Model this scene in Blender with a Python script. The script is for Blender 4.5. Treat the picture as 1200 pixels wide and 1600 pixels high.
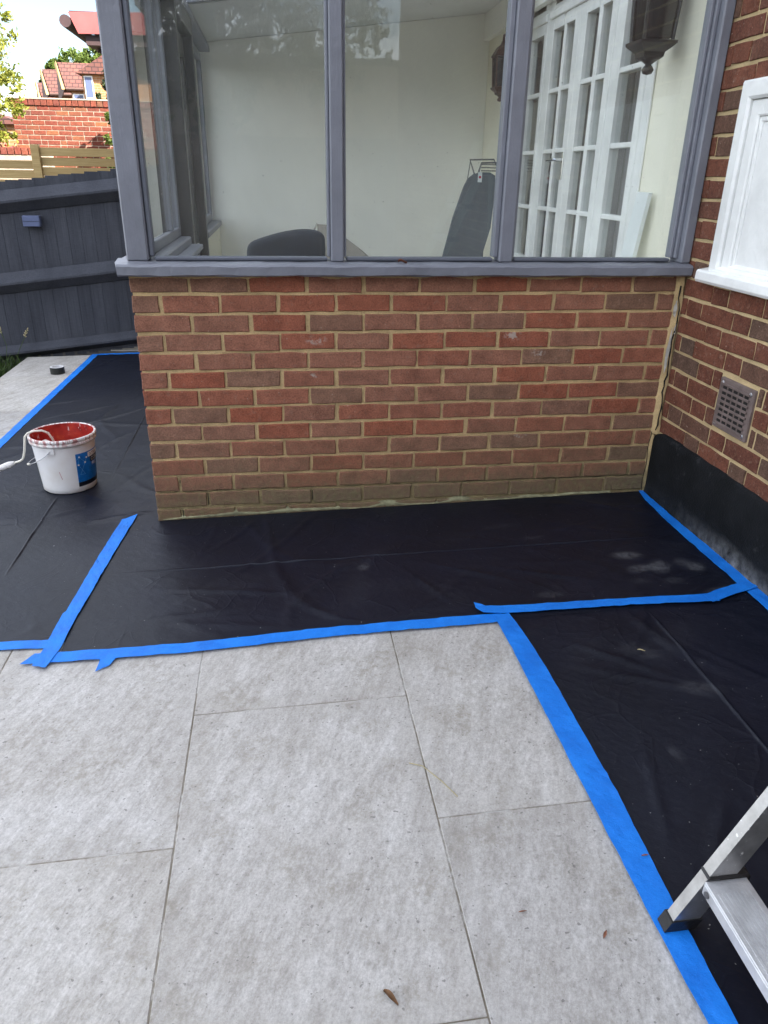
import bpy, math, random
import numpy as np
from mathutils import Matrix, Vector

random.seed(7)
rng = np.random.default_rng(7)
SC = bpy.context.scene
COL = SC.collection
for o in list(bpy.data.objects):
    bpy.data.objects.remove(o)

# ------------------------------------------------------------------ camera
cam = bpy.data.cameras.new('camera')
cam.sensor_fit = 'VERTICAL'
cam.sensor_height = 36.0
cam.lens = 25.95
cam.clip_end = 500
cam_o = bpy.data.objects.new('camera', cam)
COL.objects.link(cam_o)
SC.camera = cam_o
cam_o.matrix_world = (Matrix.Translation((0.559, -3.012, 1.387)) @ Matrix.Rotation(math.radians(-8.163), 4, 'Z')
                      @ Matrix.Rotation(math.radians(65.504), 4, 'X') @ Matrix.Rotation(math.radians(1.018), 4, 'Z'))

# ------------------------------------------------------------------ sky, sun, exposure
SUN_AZ, SUN_EL = 125.0, 36.0          # azimuth clockwise from +Y
CLOUD = (17.0, 17.3, 18.0, 1)
w = bpy.data.worlds.new('World')
SC.world = w
w.use_nodes = True
nt = w.node_tree
N = nt.nodes.new
sky = N('ShaderNodeTexSky')
sky.sky_type = 'NISHITA'
sky.sun_disc = False
sky.sun_elevation = math.radians(SUN_EL)
sky.sun_rotation = math.radians(SUN_AZ)
tc = N('ShaderNodeTexCoord')
mp = N('ShaderNodeMapping')
mp.inputs['Scale'].default_value = (1.0, 1.0, 2.2)
mp.inputs['Location'].default_value = (2.1, 0.7, 0.1)
ns = N('ShaderNodeTexNoise')
ns.inputs['Scale'].default_value = 3.1
ns.inputs['Detail'].default_value = 6
ns.inputs['Roughness'].default_value = 0.55
rp = N('ShaderNodeValToRGB')
rp.color_ramp.elements[0].position = 0.43
rp.color_ramp.elements[1].position = 0.64
mx = N('ShaderNodeMix')
mx.data_type = 'RGBA'
mx.inputs[7].default_value = CLOUD
L = nt.links.new
L(tc.outputs['Generated'], mp.inputs[0])
L(mp.outputs[0], ns.inputs[0])
L(ns.outputs[0], rp.inputs[0])
L(rp.outputs[0], mx.inputs[0])
L(sky.outputs[0], mx.inputs[6])
bg = nt.nodes['Background']
L(mx.outputs[2], bg.inputs[0])
bg.inputs[1].default_value = 0.06

sl = bpy.data.lights.new('sun', 'SUN')
sl.energy = 5.0
sl.angle = math.radians(0.5)
sl.color = (1.0, 0.93, 0.82)
so = bpy.data.objects.new('sun', sl)
COL.objects.link(so)
a, e = math.radians(SUN_AZ), math.radians(SUN_EL)
sd = Vector((math.sin(a) * math.cos(e), math.cos(a) * math.cos(e), math.sin(e)))
so.rotation_euler = sd.to_track_quat('Z', 'Y').to_euler()
so.location = sd * 30

SC.view_settings.view_transform = 'Standard'
SC.view_settings.look = 'None'
SC.view_settings.exposure = 2.3
SC.view_settings.gamma = 1.0
SC.view_settings.use_curve_mapping = False
SC.render.engine = 'CYCLES'
SC.cycles.use_denoising = True
SC.cycles.max_bounces = 10
SC.cycles.diffuse_bounces = 7
SC.cycles.glossy_bounces = 4
SC.cycles.transparent_max_bounces = 24
SC.cycles.caustics_reflective = False
SC.cycles.caustics_refractive = False


# ------------------------------------------------------------------ helpers: materials
class NT:
    def __init__(s, name):
        s.m = bpy.data.materials.new(name)
        s.m.use_nodes = True
        s.t = s.m.node_tree
        s.p = s.t.nodes['Principled BSDF']
        s.out = s.t.nodes['Material Output']

    def n(s, ty, **k):
        x = s.t.nodes.new(ty)
        for kk, v in k.items():
            setattr(x, kk, v)
        return x

    def l(s, a, b):
        s.t.links.new(a, b)

    def noise(s, vec, scale, detail=4, rough=0.55):
        x = s.n('ShaderNodeTexNoise')
        x.inputs['Scale'].default_value = scale
        x.inputs['Detail'].default_value = detail
        x.inputs['Roughness'].default_value = rough
        s.l(vec, x.inputs['Vector'])
        return x.outputs['Fac']

    def ramp(s, fac, stops, interp='LINEAR'):
        x = s.n('ShaderNodeValToRGB')
        cr = x.color_ramp
        cr.interpolation = interp
        while len(cr.elements) < len(stops):
            cr.elements.new(0.5)
        for el, (p, c) in zip(cr.elements, stops):
            el.position = p
            el.color = (*c, 1) if len(c) == 3 else c
        s.l(fac, x.inputs[0])
        return x.outputs[0]

    def mix(s, fac, a, b, mode='MIX'):
        x = s.n('ShaderNodeMix', data_type='RGBA', blend_type=mode)
        for sock, v in ((x.inputs[0], fac), (x.inputs[6], a), (x.inputs[7], b)):
            if hasattr(v, 'is_linked') or hasattr(v, 'node'):
                s.l(v, sock)
            elif isinstance(v, (int, float)):
                sock.default_value = v
            else:
                sock.default_value = (*v, 1)
        return x.outputs[2]

    def math(s, op, a, b=None, c=None):
        x = s.n('ShaderNodeMath', operation=op)
        for i, v in enumerate((a, b, c)):
            if v is None:
                continue
            if isinstance(v, (int, float)):
                x.inputs[i].default_value = v
            else:
                s.l(v, x.inputs[i])
        return x.outputs[0]

    def bump(s, h, strength, dist=0.01, normal=None):
        x = s.n('ShaderNodeBump')
        x.inputs['Strength'].default_value = strength
        x.inputs['Distance'].default_value = dist
        s.l(h, x.inputs['Height'])
        if normal is not None:
            s.l(normal, x.inputs['Normal'])
        return x.outputs[0]

    def pos(s):
        return s.n('ShaderNodeNewGeometry').outputs['Position']

    def obj(s):
        return s.n('ShaderNodeTexCoord').outputs['Object']

    def mapping(s, vec, scale=(1, 1, 1), rot=(0, 0, 0), loc=(0, 0, 0)):
        if any(rot) and scale != (1, 1, 1):          # turn first, stretch afterwards
            vec = s.mapping(vec, (1, 1, 1), rot)
            rot = (0, 0, 0)
        x = s.n('ShaderNodeMapping')
        x.inputs['Scale'].default_value = scale
        x.inputs['Rotation'].default_value = rot
        x.inputs['Location'].default_value = loc
        s.l(vec, x.inputs['Vector'])
        return x.outputs[0]

    def sep(s, v):
        x = s.n('ShaderNodeSeparateXYZ')
        s.l(v, x.inputs[0])
        return x.outputs

    def set(s, color=None, rough=None, normal=None, metallic=None, spec=None):
        for nm, v in (('Base Color', color), ('Roughness', rough), ('Normal', normal), ('Metallic', metallic),
                      ('Specular IOR Level', spec)):
            if v is None:
                continue
            k = s.p.inputs[nm]
            if hasattr(v, 'node'):
                s.l(v, k)
            elif isinstance(v, (tuple, list)):
                k.default_value = (*v, 1)
            else:
                k.default_value = v
        return s.m


def simple(name, c, rough=0.6, var=0.25, vs=8.0, bump=0.15, bs=60.0, metallic=0.0, spec=0.5, stretch=(1, 1, 1), dist=0.004):
    """colour with soft blotches of wear plus fine relief"""
    q = NT(name)
    v = q.mapping(q.pos(), stretch)
    f = q.noise(v, vs, 5)
    c1 = tuple(min(1, x * (1 + var)) for x in c)
    c0 = tuple(x * (1 - var) for x in c)
    col = q.ramp(f, [(0.3, c0), (0.7, c1)])
    nb = q.bump(q.noise(v, bs, 3), bump, dist) if bump else None
    r = q.math('MULTIPLY_ADD', f, 0.2, rough - 0.1)
    return q.set(col, r, nb, metallic, spec)


# ------------------------------------------------------------------ helpers: geometry
class MB:
    """collects primitive shapes in world coordinates; becomes one mesh"""

    def __init__(s):
        s.v, s.f = [], []

    def add(s, vs, fs):
        k = len(s.v)
        s.v += [tuple(map(float, p)) for p in vs]
        s.f += [tuple(i + k for i in f) for f in fs]
        return s

    def box(s, x0, x1, y0, y1, z0, z1, bev=0.0):
        if bev <= 0:
            vs = [(x, y, z) for z in (z0, z1) for y in (y0, y1) for x in (x0, x1)]
            return s.add(vs, [(0, 2, 3, 1), (4, 5, 7, 6), (0, 1, 5, 4), (2, 6, 7, 3), (0, 4, 6, 2), (1, 3, 7, 5)])
        b = bev
        vs, idx = [], {}
        X, Y, Z = (x0, x1), (y0, y1), (z0, z1)
        sg = (1, -1)
        for i in (0, 1):
            for j in (0, 1):
                for k in (0, 1):
                    for ax in range(3):
                        p = [X[i], Y[j], Z[k]]
                        for q, t in enumerate((i, j, k)):
                            if q != ax:
                                p[q] += b * sg[t]
                        idx[i, j, k, ax] = len(vs)
                        vs.append(p)
        fs = []
        R4 = ((0, 0), (1, 0), (1, 1), (0, 1))
        for ax in range(3):
            for t in (0, 1):
                q = []
                for u_, v_ in R4:
                    c = [0, 0, 0]
                    c[ax] = t
                    c[(ax + 1) % 3] = u_
                    c[(ax + 2) % 3] = v_
                    q.append(idx[(*c, ax)])
                fs.append(tuple(q if t else q[::-1]))
        for ax in range(3):
            a1, a2 = (ax + 1) % 3, (ax + 2) % 3
            for u_ in (0, 1):
                for v_ in (0, 1):
                    c0, c1 = [0, 0, 0], [0, 0, 0]
                    c1[ax] = 1
                    c0[a1] = c1[a1] = u_
                    c0[a2] = c1[a2] = v_
                    q = [idx[(*c0, a1)], idx[(*c1, a1)], idx[(*c1, a2)], idx[(*c0, a2)]]
                    fs.append(tuple(q if (u_ + v_) % 2 == 0 else q[::-1]))
        for i in (0, 1):
            for j in (0, 1):
                for k in (0, 1):
                    q = [idx[i, j, k, 0], idx[i, j, k, 1], idx[i, j, k, 2]]
                    fs.append(tuple(q if (i + j + k) % 2 else q[::-1]))
        return s.add(vs, fs)

    def tube(s, pts, r, n=8, caps=True):
        """swept round bar; r a number or one radius per point"""
        pts = [Vector(p) for p in pts]
        rs = r if isinstance(r, (list, tuple)) else [r] * len(pts)
        vs, fs = [], []
        up = None
        for i, p in enumerate(pts):
            d = (pts[min(i + 1, len(pts) - 1)] - pts[max(i - 1, 0)]).normalized()
            if up is None:
                up = Vector((0, 0, 1)) if abs(d.z) < 0.9 else Vector((1, 0, 0))
            sx = d.cross(up).normalized()
            up = sx.cross(d).normalized()
            for k in range(n):
                t = 2 * math.pi * k / n
                vs.append(p + (sx * math.cos(t) + up * math.sin(t)) * rs[i])
        for i in range(len(pts) - 1):
            for k in range(n):
                a0, b0 = i * n + k, i * n + (k + 1) % n
                fs.append((a0, b0, b0 + n, a0 + n))
        if caps:
            fs.append(tuple(range(n))[::-1])
            fs.append(tuple(range((len(pts) - 1) * n, len(pts) * n)))
        return s.add(vs, fs)

    def lathe(s, prof, c, n=32):
        """profile of (radius, height) turned about a vertical axis through c"""
        vs, fs = [], []
        for r, z in prof:
            for k in range(n):
                t = 2 * math.pi * k / n
                vs.append((c[0] + r * math.cos(t), c[1] + r * math.sin(t), c[2] + z))
        for i in range(len(prof) - 1):
            for k in range(n):
                a0, b0 = i * n + k, i * n + (k + 1) % n
                fs.append((a0, b0, b0 + n, a0 + n))
        return s.add(vs, fs)

    def prism(s, poly, d):
        """closed polygon of points pushed along d"""
        n = len(poly)
        d = Vector(d)
        vs = [Vector(p) for p in poly] + [Vector(p) + d for p in poly]
        fs = [tuple(range(n))[::-1], tuple(range(n, 2 * n))] + [(i, (i + 1) % n, (i + 1) % n + n, i + n) for i in range(n)]
        return s.add(vs, fs)

    def mesh(s, name, off=(0, 0, 0), smooth=False):
        me = bpy.data.meshes.new(name)
        ox, oy, oz = off
        me.from_pydata([(x - ox, y - oy, z - oz) for x, y, z in s.v], [], s.f)
        if smooth:
            me.polygons.foreach_set('use_smooth', [True] * len(me.polygons))
        me.update()
        return me


WL = {}                                   # world location of every object that has children


def tag(o, label=None, cat=None, group=None, kind=None):
    for k, v in (('label', label), ('category', cat), ('group', group), ('kind', kind)):
        if v:
            o[k] = v
    return o


def empty(name, loc, label=None, cat=None, group=None, kind=None, parent=None):
    o = bpy.data.objects.new(name, None)
    o.empty_display_size = 0.1
    COL.objects.link(o)
    place(o, loc, parent)
    return tag(o, label, cat, group, kind)


def place(o, loc, parent=None):
    loc = Vector(loc)
    WL[o.name] = loc
    if parent:
        o.parent = parent
        o.location = loc - WL[parent.name]
    else:
        o.location = loc
    return o


def link(name, me, mat, loc, parent=None):
    o = bpy.data.objects.new(name, me)
    if mat and not me.materials:
        me.materials.append(mat)
    COL.objects.link(o)
    return place(o, loc, parent)


def part(name, mb, mat, parent=None, smooth=False, at=None):
    """one mesh object from world-space shapes, its origin at its parent's (or at the middle of its base)"""
    if at is None:
        if parent is not None:
            at = WL[parent.name]
        else:
            A = np.array(mb.v)
            at = ((A[:, 0].min() + A[:, 0].max()) / 2, (A[:, 1].min() + A[:, 1].max()) / 2, A[:, 2].min())
    return link(name, mb.mesh(name, at, smooth), mat, at, parent)


def gz(x):
    return 0.0229 * x                     # the patio falls gently away from the house


SNOISE = {}


def vnoise(x, y, seed):
    """smooth value noise on arrays"""
    if seed not in SNOISE:
        SNOISE[seed] = np.random.default_rng(seed).random((64, 64))
    T = SNOISE[seed]
    xi, yi = np.floor(x).astype(int), np.floor(y).astype(int)
    fx, fy = x - xi, y - yi
    fx, fy = fx * fx * (3 - 2 * fx), fy * fy * (3 - 2 * fy)
    g = lambda i, j: T[i % 64, j % 64]
    return (g(xi, yi) * (1 - fx) * (1 - fy) + g(xi + 1, yi) * fx * (1 - fy) + g(xi, yi + 1) * (1 - fx) * fy
            + g(xi + 1, yi + 1) * fx * fy)


# ------------------------------------------------------------------ materials
def brick_mat(name, stops, spots=0.35, dirt=None):
    q = NT(name)
    oi = q.n('ShaderNodeObjectInfo')
    P = q.pos()
    base = q.ramp(oi.outputs['Random'], stops)
    n1 = q.noise(P, 14, 5, 0.6)
    n2 = q.noise(P, 160, 4, 0.65)
    n3 = q.noise(P, 45, 3, 0.6)
    dark = q.ramp(n1, [(0.32, (0.70, 0.68, 0.67)), (0.7, (1.15, 1.12, 1.09))])
    col = q.mix(1.0, base, dark, 'MULTIPLY')
    gr = q.ramp(n2, [(0.33, (0.6, 0.58, 0.58)), (0.62, (1.12, 1.1, 1.08))])
    col = q.mix(0.95, col, gr, 'MULTIPLY')
    blot = q.ramp(n3, [(0.56, (0, 0, 0)), (0.72, (1, 1, 1))])
    col = q.mix(q.math('MULTIPLY', blot, 0.35), col, (0.30, 0.20, 0.15))
    wh = q.ramp(q.noise(P, 95, 2, 0.4), [(0.715, (0, 0, 0)), (0.745, (1, 1, 1))])
    col = q.mix(q.math('MULTIPLY', wh, spots), col, (0.55, 0.48, 0.40))
    if dirt:
        z = q.sep(P)[2]
        f = q.math('SUBTRACT', z, q.math('MULTIPLY', q.sep(P)[0], 0.0229))
        f = q.math('ADD', f, q.math('MULTIPLY', n1, 0.10))
        m = q.ramp(f, [(0.0, (1, 1, 1)), (0.13, (0.85, 0.85, 0.85)), (0.21, (0.42, 0.42, 0.42)), (0.48, (0.0, 0.0, 0.0))])
        moss = q.ramp(n3, [(0.4, (0.15, 0.12, 0.078)), (0.66, (0.17, 0.165, 0.085))])
        col = q.mix(q.math('MULTIPLY', m, 0.85), col, moss)
        S = q.sep(P)
        for px, pz, rr, rz in ((0.705, 0.777, 0.05, 0.022), (0.69, 0.632, 0.022, 0.012), (1.52, 0.79, 0.045, 0.03), (1.64, 0.715, 0.035, 0.03), (1.60, 0.345, 0.04, 0.010)):
            dx = q.math('DIVIDE', q.math('SUBTRACT', S[0], px), rr)
            dz = q.math('DIVIDE', q.math('SUBTRACT', S[2], pz), rz)
            d2 = q.math('ADD', q.math('MULTIPLY', dx, dx), q.math('MULTIPLY', dz, dz))
            k = q.math('MULTIPLY', q.ramp(d2, [(0.2, (1, 1, 1)), (1.0, (0, 0, 0))]), q.ramp(n3, [(0.46, (0, 0, 0)), (0.58, (1, 1, 1))]))
            col = q.mix(q.math('MULTIPLY', k, 0.6), col, (0.50, 0.47, 0.42))
    h = q.math('ADD', q.math('MULTIPLY', n2, 0.6), n3)
    return q.set(col, 0.93, q.bump(h, 0.8, 0.005), spec=0.22)


M = {}
M['brick'] = brick_mat('room_brick', [(0.0, (0.375, 0.125, 0.074)), (0.2, (0.370, 0.162, 0.108)), (0.45, (0.335, 0.166, 0.114)),
                                      (0.60, (0.355, 0.120, 0.074)), (0.78, (0.310, 0.166, 0.116)), (0.95, (0.285, 0.160, 0.110)),
                                      (1.0, (0.235, 0.148, 0.10))], dirt=True)
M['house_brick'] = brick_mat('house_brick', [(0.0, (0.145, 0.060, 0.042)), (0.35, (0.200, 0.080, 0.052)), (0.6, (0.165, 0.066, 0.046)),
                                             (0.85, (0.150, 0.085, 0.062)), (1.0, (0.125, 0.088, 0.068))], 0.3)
M['garden_brick'] = brick_mat('garden_brick', [(0.0, (0.19, 0.052, 0.038)), (0.5, (0.23, 0.07, 0.045)), (0.8, (0.16, 0.05, 0.04)),
                                               (0.94, (0.30, 0.12, 0.06)), (1.0, (0.12, 0.06, 0.05))], 0.1)


def mortar_mat(name, c, dirt=False):
    q = NT(name)
    P = q.pos()
    n1 = q.noise(P, 9, 5)
    n2 = q.noise(P, 220, 4, 0.7)
    col = q.ramp(n1, [(0.3, tuple(x * 0.72 for x in c)), (0.7, tuple(x * 1.15 for x in c))])
    col = q.mix(0.6, col, q.ramp(n2, [(0.3, (0.65, 0.62, 0.58)), (0.65, (1.1, 1.1, 1.1))]), 'MULTIPLY')
    if dirt:
        S = q.sep(P)
        f = q.math('SUBTRACT', S[2], q.math('MULTIPLY', S[0], 0.0229))
        f = q.math('ADD', f, q.math('MULTIPLY', n1, 0.12))
        m = q.ramp(f, [(0.0, (1, 1, 1)), (0.16, (0.8, 0.8, 0.8)), (0.3, (0, 0, 0))])
        col = q.mix(q.math('MULTIPLY', m, 0.8), col, q.ramp(q.noise(P, 40, 3), [(0.4, (0.12, 0.105, 0.06)), (0.65, (0.2, 0.19, 0.1))]))
    return q.set(col, 0.95, q.bump(q.math('ADD', n2, q.noise(P, 50, 3)), 0.8, 0.006), spec=0.2)


M['mortar'] = mortar_mat('room_mortar', (0.66, 0.485, 0.255), True)
M['house_mortar'] = mortar_mat('house_mortar', (0.66, 0.51, 0.29))
M['garden_mortar'] = mortar_mat('garden_mortar', (0.44, 0.36, 0.29))


def tex_brick_mat(name, c1, c2, mort, rot=False):
    """walls too far off or out of the frame to show their bricks"""
    q = NT(name)
    P = q.pos()
    S = q.sep(P)
    cb = q.n('ShaderNodeCombineXYZ')
    q.l(q.math('ADD', S[0], S[1]), cb.inputs[0])
    q.l(S[2], cb.inputs[1])
    b = q.n('ShaderNodeTexBrick')
    b.inputs['Scale'].default_value = 1
    b.inputs['Brick Width'].default_value = 0.225
    b.inputs['Row Height'].default_value = 0.075
    b.inputs['Mortar Size'].default_value = 0.005
    b.inputs['Color1'].default_value = (*c1, 1)
    b.inputs['Color2'].default_value = (*c2, 1)
    b.inputs['Mortar'].default_value = (*mort, 1)
    q.l(cb.outputs[0], b.inputs['Vector'])
    col = q.mix(0.6, b.outputs[0], q.ramp(q.noise(P, 12, 5), [(0.3, (0.65, 0.65, 0.65)), (0.7, (1.1, 1.1, 1.1))]), 'MULTIPLY')
    return q.set(col, 0.92, q.bump(b.outputs['Fac'], -0.5, 0.01), spec=0.2)


M['brick_far'] = tex_brick_mat('house_brickwork', (0.11, 0.045, 0.038), (0.14, 0.06, 0.045), (0.42, 0.34, 0.22))
M['brick_side'] = tex_brick_mat('side_brickwork', (0.2, 0.08, 0.055), (0.17, 0.08, 0.06), (0.36, 0.28, 0.17))
M['brick_orange'] = tex_brick_mat('orange_brickwork', (0.42, 0.20, 0.09), (0.36, 0.17, 0.08), (0.45, 0.36, 0.27))


def slab_mat():
    q = NT('porcelain_slab')
    P = q.pos()
    oi = q.n('ShaderNodeObjectInfo')
    r = q.math('MULTIPLY', oi.outputs['Random'], 6.28)
    off = q.n('ShaderNodeVectorMath', operation='SCALE')
    cb = q.n('ShaderNodeCombineXYZ')
    q.l(oi.outputs['Random'], cb.inputs[0])
    q.l(q.math('MULTIPLY', oi.outputs['Random'], 7.3), cb.inputs[1])
    q.l(cb.outputs[0], off.inputs[0])
    off.inputs['Scale'].default_value = 40
    va = q.n('ShaderNodeVectorMath', operation='ADD')
    q.l(P, va.inputs[0])
    q.l(off.outputs[0], va.inputs[1])
    V = va.outputs[0]
    V1 = q.mapping(V, (1, 1, 1))
    streak = q.noise(q.mapping(V, (1.0, 4.2, 1.0), (0, 0, -1.2)), 5.5, 9, 0.74)
    cloud = q.noise(V1, 3.4, 6, 0.65)
    fine = q.noise(V1, 170, 6, 0.8)
    mid = q.noise(q.mapping(V, (1, 1.9, 1), (0, 0, -1.2)), 46, 8, 0.80)
    col = q.ramp(streak, [(0.32, (0.395, 0.379, 0.364)), (0.50, (0.485, 0.472, 0.460)), (0.68, (0.575, 0.567, 0.560))])
    col = q.mix(0.8, col, q.ramp(cloud, [(0.32, (0.84, 0.82, 0.79)), (0.66, (1.06, 1.06, 1.06))]), 'MULTIPLY')
    col = q.mix(1.0, col, q.ramp(mid, [(0.36, (0.75, 0.74, 0.725)), (0.60, (1.08, 1.08, 1.08))]), 'MULTIPLY')
    col = q.mix(0.75, col, q.ramp(fine, [(0.34, (0.72, 0.72, 0.715)), (0.60, (1.09, 1.09, 1.09))]), 'MULTIPLY')
    st = q.ramp(q.noise(V1, 6.5, 4, 0.6), [(0.47, (0, 0, 0)), (0.68, (1, 1, 1))])
    st = q.math('MULTIPLY', st, q.ramp(q.noise(V1, 34, 6, 0.78), [(0.43, (0, 0, 0)), (0.62, (1, 1, 1))]))
    col = q.mix(q.math('MULTIPLY', st, 0.62), col, (0.22, 0.195, 0.15))
    dots = q.ramp(q.noise(V1, 95, 1, 0.3), [(0.735, (0, 0, 0)), (0.76, (1, 1, 1))])
    col = q.mix(q.math('MULTIPLY', dots, 0.6), col, (0.12, 0.115, 0.11))
    G = q.sep(q.n('ShaderNodeTexCoord').outputs['Generated'])
    ex = q.math('MINIMUM', G[0], q.math('SUBTRACT', 1.0, G[0]))
    ey = q.math('MULTIPLY', q.math('MINIMUM', G[1], q.math('SUBTRACT', 1.0, G[1])), 1.5)
    ed = q.math('ADD', q.math('MINIMUM', ex, ey), q.math('MULTIPLY', q.noise(V1, 13, 5, 0.7), -0.16))
    em = q.ramp(ed, [(0.0, (1, 1, 1)), (0.012, (0, 0, 0))])
    em2 = q.math('MULTIPLY', q.ramp(ed, [(0.0, (1, 1, 1)), (0.03, (0, 0, 0))]), q.ramp(mid, [(0.40, (0, 0, 0)), (0.6, (1, 1, 1))]))
    col = q.mix(q.math('MULTIPLY', em2, 0.16), col, (0.20, 0.175, 0.135))
    tone = q.ramp(oi.outputs['Random'], [(0, (0.90, 0.90, 0.91)), (1, (1.06, 1.055, 1.04))])
    col = q.mix(1.0, col, tone, 'MULTIPLY')
    h = q.math('ADD', q.math('MULTIPLY', mid, 1.0), q.math('MULTIPLY', fine, 0.6))
    return q.set(col, q.math('MULTIPLY_ADD', cloud, 0.15, 0.58), q.bump(h, 0.3, 0.004), spec=0.3)


M['slab'] = slab_mat()
def joint_mat():
    q = NT('jointing')
    P = q.pos()
    n = q.noise(P, 4.5, 5, 0.7)
    col = q.ramp(n, [(0.38, (0.14, 0.12, 0.09)), (0.50, (0.24, 0.215, 0.175)), (0.58, (0.45, 0.44, 0.42))])
    return q.set(col, 0.95, q.bump(q.noise(P, 200, 3), 0.5, 0.003), spec=0.2)


M['jointing'] = joint_mat()
M['tape'] = None


def tape_mat():
    q = NT('blue_tape')
    P = q.pos()
    n = q.noise(P, 340, 4, 0.75)
    n1 = q.noise(P, 9, 5, 0.7)
    n2 = q.noise(q.mapping(P, (1, 1, 1), (0, 0, 0.4)), 75, 4, 0.7)
    col = q.ramp(n1, [(0.32, (0.003, 0.145, 0.60)), (0.5, (0.006, 0.185, 0.71)), (0.7, (0.010, 0.225, 0.80))])
    col = q.mix(0.7, col, q.ramp(n, [(0.35, (0.74, 0.82, 0.88)), (0.6, (1.08, 1.04, 1.0))]), 'MULTIPLY')
    sc = q.ramp(n2, [(0.68, (0, 0, 0)), (0.78, (1, 1, 1))])
    col = q.mix(q.math('MULTIPLY', sc, 0.18), col, (0.25, 0.42, 0.75))
    h = q.math('ADD', q.math('MULTIPLY', n, 0.5), n2)
    return q.set(col, q.math('MULTIPLY_ADD', n1, 0.3, 0.42), q.bump(h, 0.45, 0.003), spec=0.35)


M['tape'] = tape_mat()


def sheet_mat():
    q = NT('black_plastic')
    P = q.pos()
    at = q.n('ShaderNodeAttribute', attribute_name='dust')
    n = q.noise(P, 55, 5, 0.7)
    n1 = q.noise(P, 3.0, 4)
    d = q.math('MULTIPLY', at.outputs['Fac'], q.ramp(n, [(0.36, (0.15, 0.15, 0.15)), (0.6, (1, 1, 1))]))
    col = q.ramp(n1, [(0.3, (0.0040, 0.0052, 0.0115)), (0.7, (0.0062, 0.0080, 0.0175))])
    sp = q.ramp(q.noise(P, 130, 1, 0.2), [(0.815, (0, 0, 0)), (0.83, (1, 1, 1))])
    scuff = q.ramp(q.noise(q.mapping(P, (1, 3.2, 1), (0, 0, 0.5)), 24, 6, 0.75), [(0.55, (0, 0, 0)), (0.82, (1, 1, 1))])
    col = q.mix(q.math('MULTIPLY', scuff, 0.05), col, (0.25, 0.26, 0.28))
    col = q.mix(q.math('MULTIPLY', d, 0.24), col, (0.33, 0.34, 0.36))
    col = q.mix(q.math('MULTIPLY', sp, 0.5), col, (0.5, 0.5, 0.48))
    r = q.math('MULTIPLY_ADD', n, 0.16, 0.36)
    nb = q.bump(q.noise(q.mapping(P, (1, 1.7, 1), (0, 0, 0.6)), 16, 4, 0.6), 0.22, 0.01)
    nb = q.bump(q.noise(P, 130, 3, 0.6), 0.12, 0.002, nb)
    for sc_, st_ in ((4.5, 0.22), (9.0, 0.12)):
        vo = q.n('ShaderNodeTexVoronoi', feature='DISTANCE_TO_EDGE')
        vo.inputs['Scale'].default_value = sc_
        wp = q.n('ShaderNodeVectorMath', operation='MULTIPLY_ADD')
        nz = q.n('ShaderNodeTexNoise')
        nz.inputs['Scale'].default_value = 2.5
        q.l(P, nz.inputs['Vector'])
        q.l(nz.outputs['Color'], wp.inputs[0])
        wp.inputs[1].default_value = (0.35, 0.35, 0)
        q.l(P, wp.inputs[2])
        q.l(wp.outputs[0], vo.inputs['Vector'])
        cl = q.ramp(vo.outputs['Distance'], [(0.0, (1, 1, 1)), (0.035, (0.35, 0.35, 0.35)), (0.22, (0, 0, 0))])
        gate = q.ramp(q.noise(P, 3.7, 2), [(0.45, (0, 0, 0)), (0.62, (1, 1, 1))])
        nb = q.bump(q.math('MULTIPLY', cl, gate), st_, 0.006, nb)
    return q.set(col, r, nb, spec=0.27)


M['sheet'] = sheet_mat()


def paint_mat(name, c, rough=0.45, lump=0.25, chips=0.0, chipc=(0.6, 0.6, 0.6)):
    """brushed gloss paint on wood"""
    q = NT(name)
    P = q.pos()
    n1 = q.noise(P, 6, 4)
    br = q.noise(q.mapping(P, (1, 1, 0.06)), 120, 3)
    col = q.ramp(n1, [(0.3, tuple(x * 0.88 for x in c)), (0.7, tuple(x * 1.1 for x in c))])
    if chips:
        ch = q.ramp(q.noise(P, 38, 4, 0.6), [(0.72, (0, 0, 0)), (0.75, (1, 1, 1))])
        col = q.mix(q.math('MULTIPLY', ch, chips), col, chipc)
    h = q.math('ADD', q.math('MULTIPLY', br, 0.35), q.noise(P, 28, 3))
    return q.set(col, rough, q.bump(h, lump, 0.006), spec=0.45)


M['frame'] = paint_mat('grey_blue_paint', (0.200, 0.209, 0.245), 0.42, 0.4, 0.5, (0.33, 0.35, 0.4))
M['bead'] = paint_mat('glazing_bead_paint', (0.125, 0.135, 0.165), 0.45, 0.2)
M['shaded_frame'] = paint_mat('frame_paint_shaded', (0.06, 0.058, 0.058), 0.4, 0.1)  # same frame paint, its unlit inside tone put into a darker colour
M['white'] = paint_mat('white_gloss_paint', (0.80, 0.81, 0.80), 0.35, 0.6)
M['wall_white'] = simple('white_emulsion', (0.90, 0.895, 0.84), 0.8, 0.03, 3, 0.15, 40)
M['wall_cream'] = simple('cream_masonry_paint', (0.86, 0.83, 0.70), 0.75, 0.03, 3, 0.2, 40)
M['ceiling'] = simple('ceiling_paint', (0.74, 0.75, 0.75), 0.8, 0.04, 3, 0.1, 40)
M['room_floor'] = simple('room_floor', (0.66, 0.62, 0.55), 0.6, 0.1, 5, 0.1, 40)
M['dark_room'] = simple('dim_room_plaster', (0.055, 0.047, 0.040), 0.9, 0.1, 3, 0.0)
M['curtain'] = simple('curtain_cloth', (0.22, 0.21, 0.22), 0.9, 0.1, 20, 0.2, 200)
M['plinth'] = None


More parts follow.
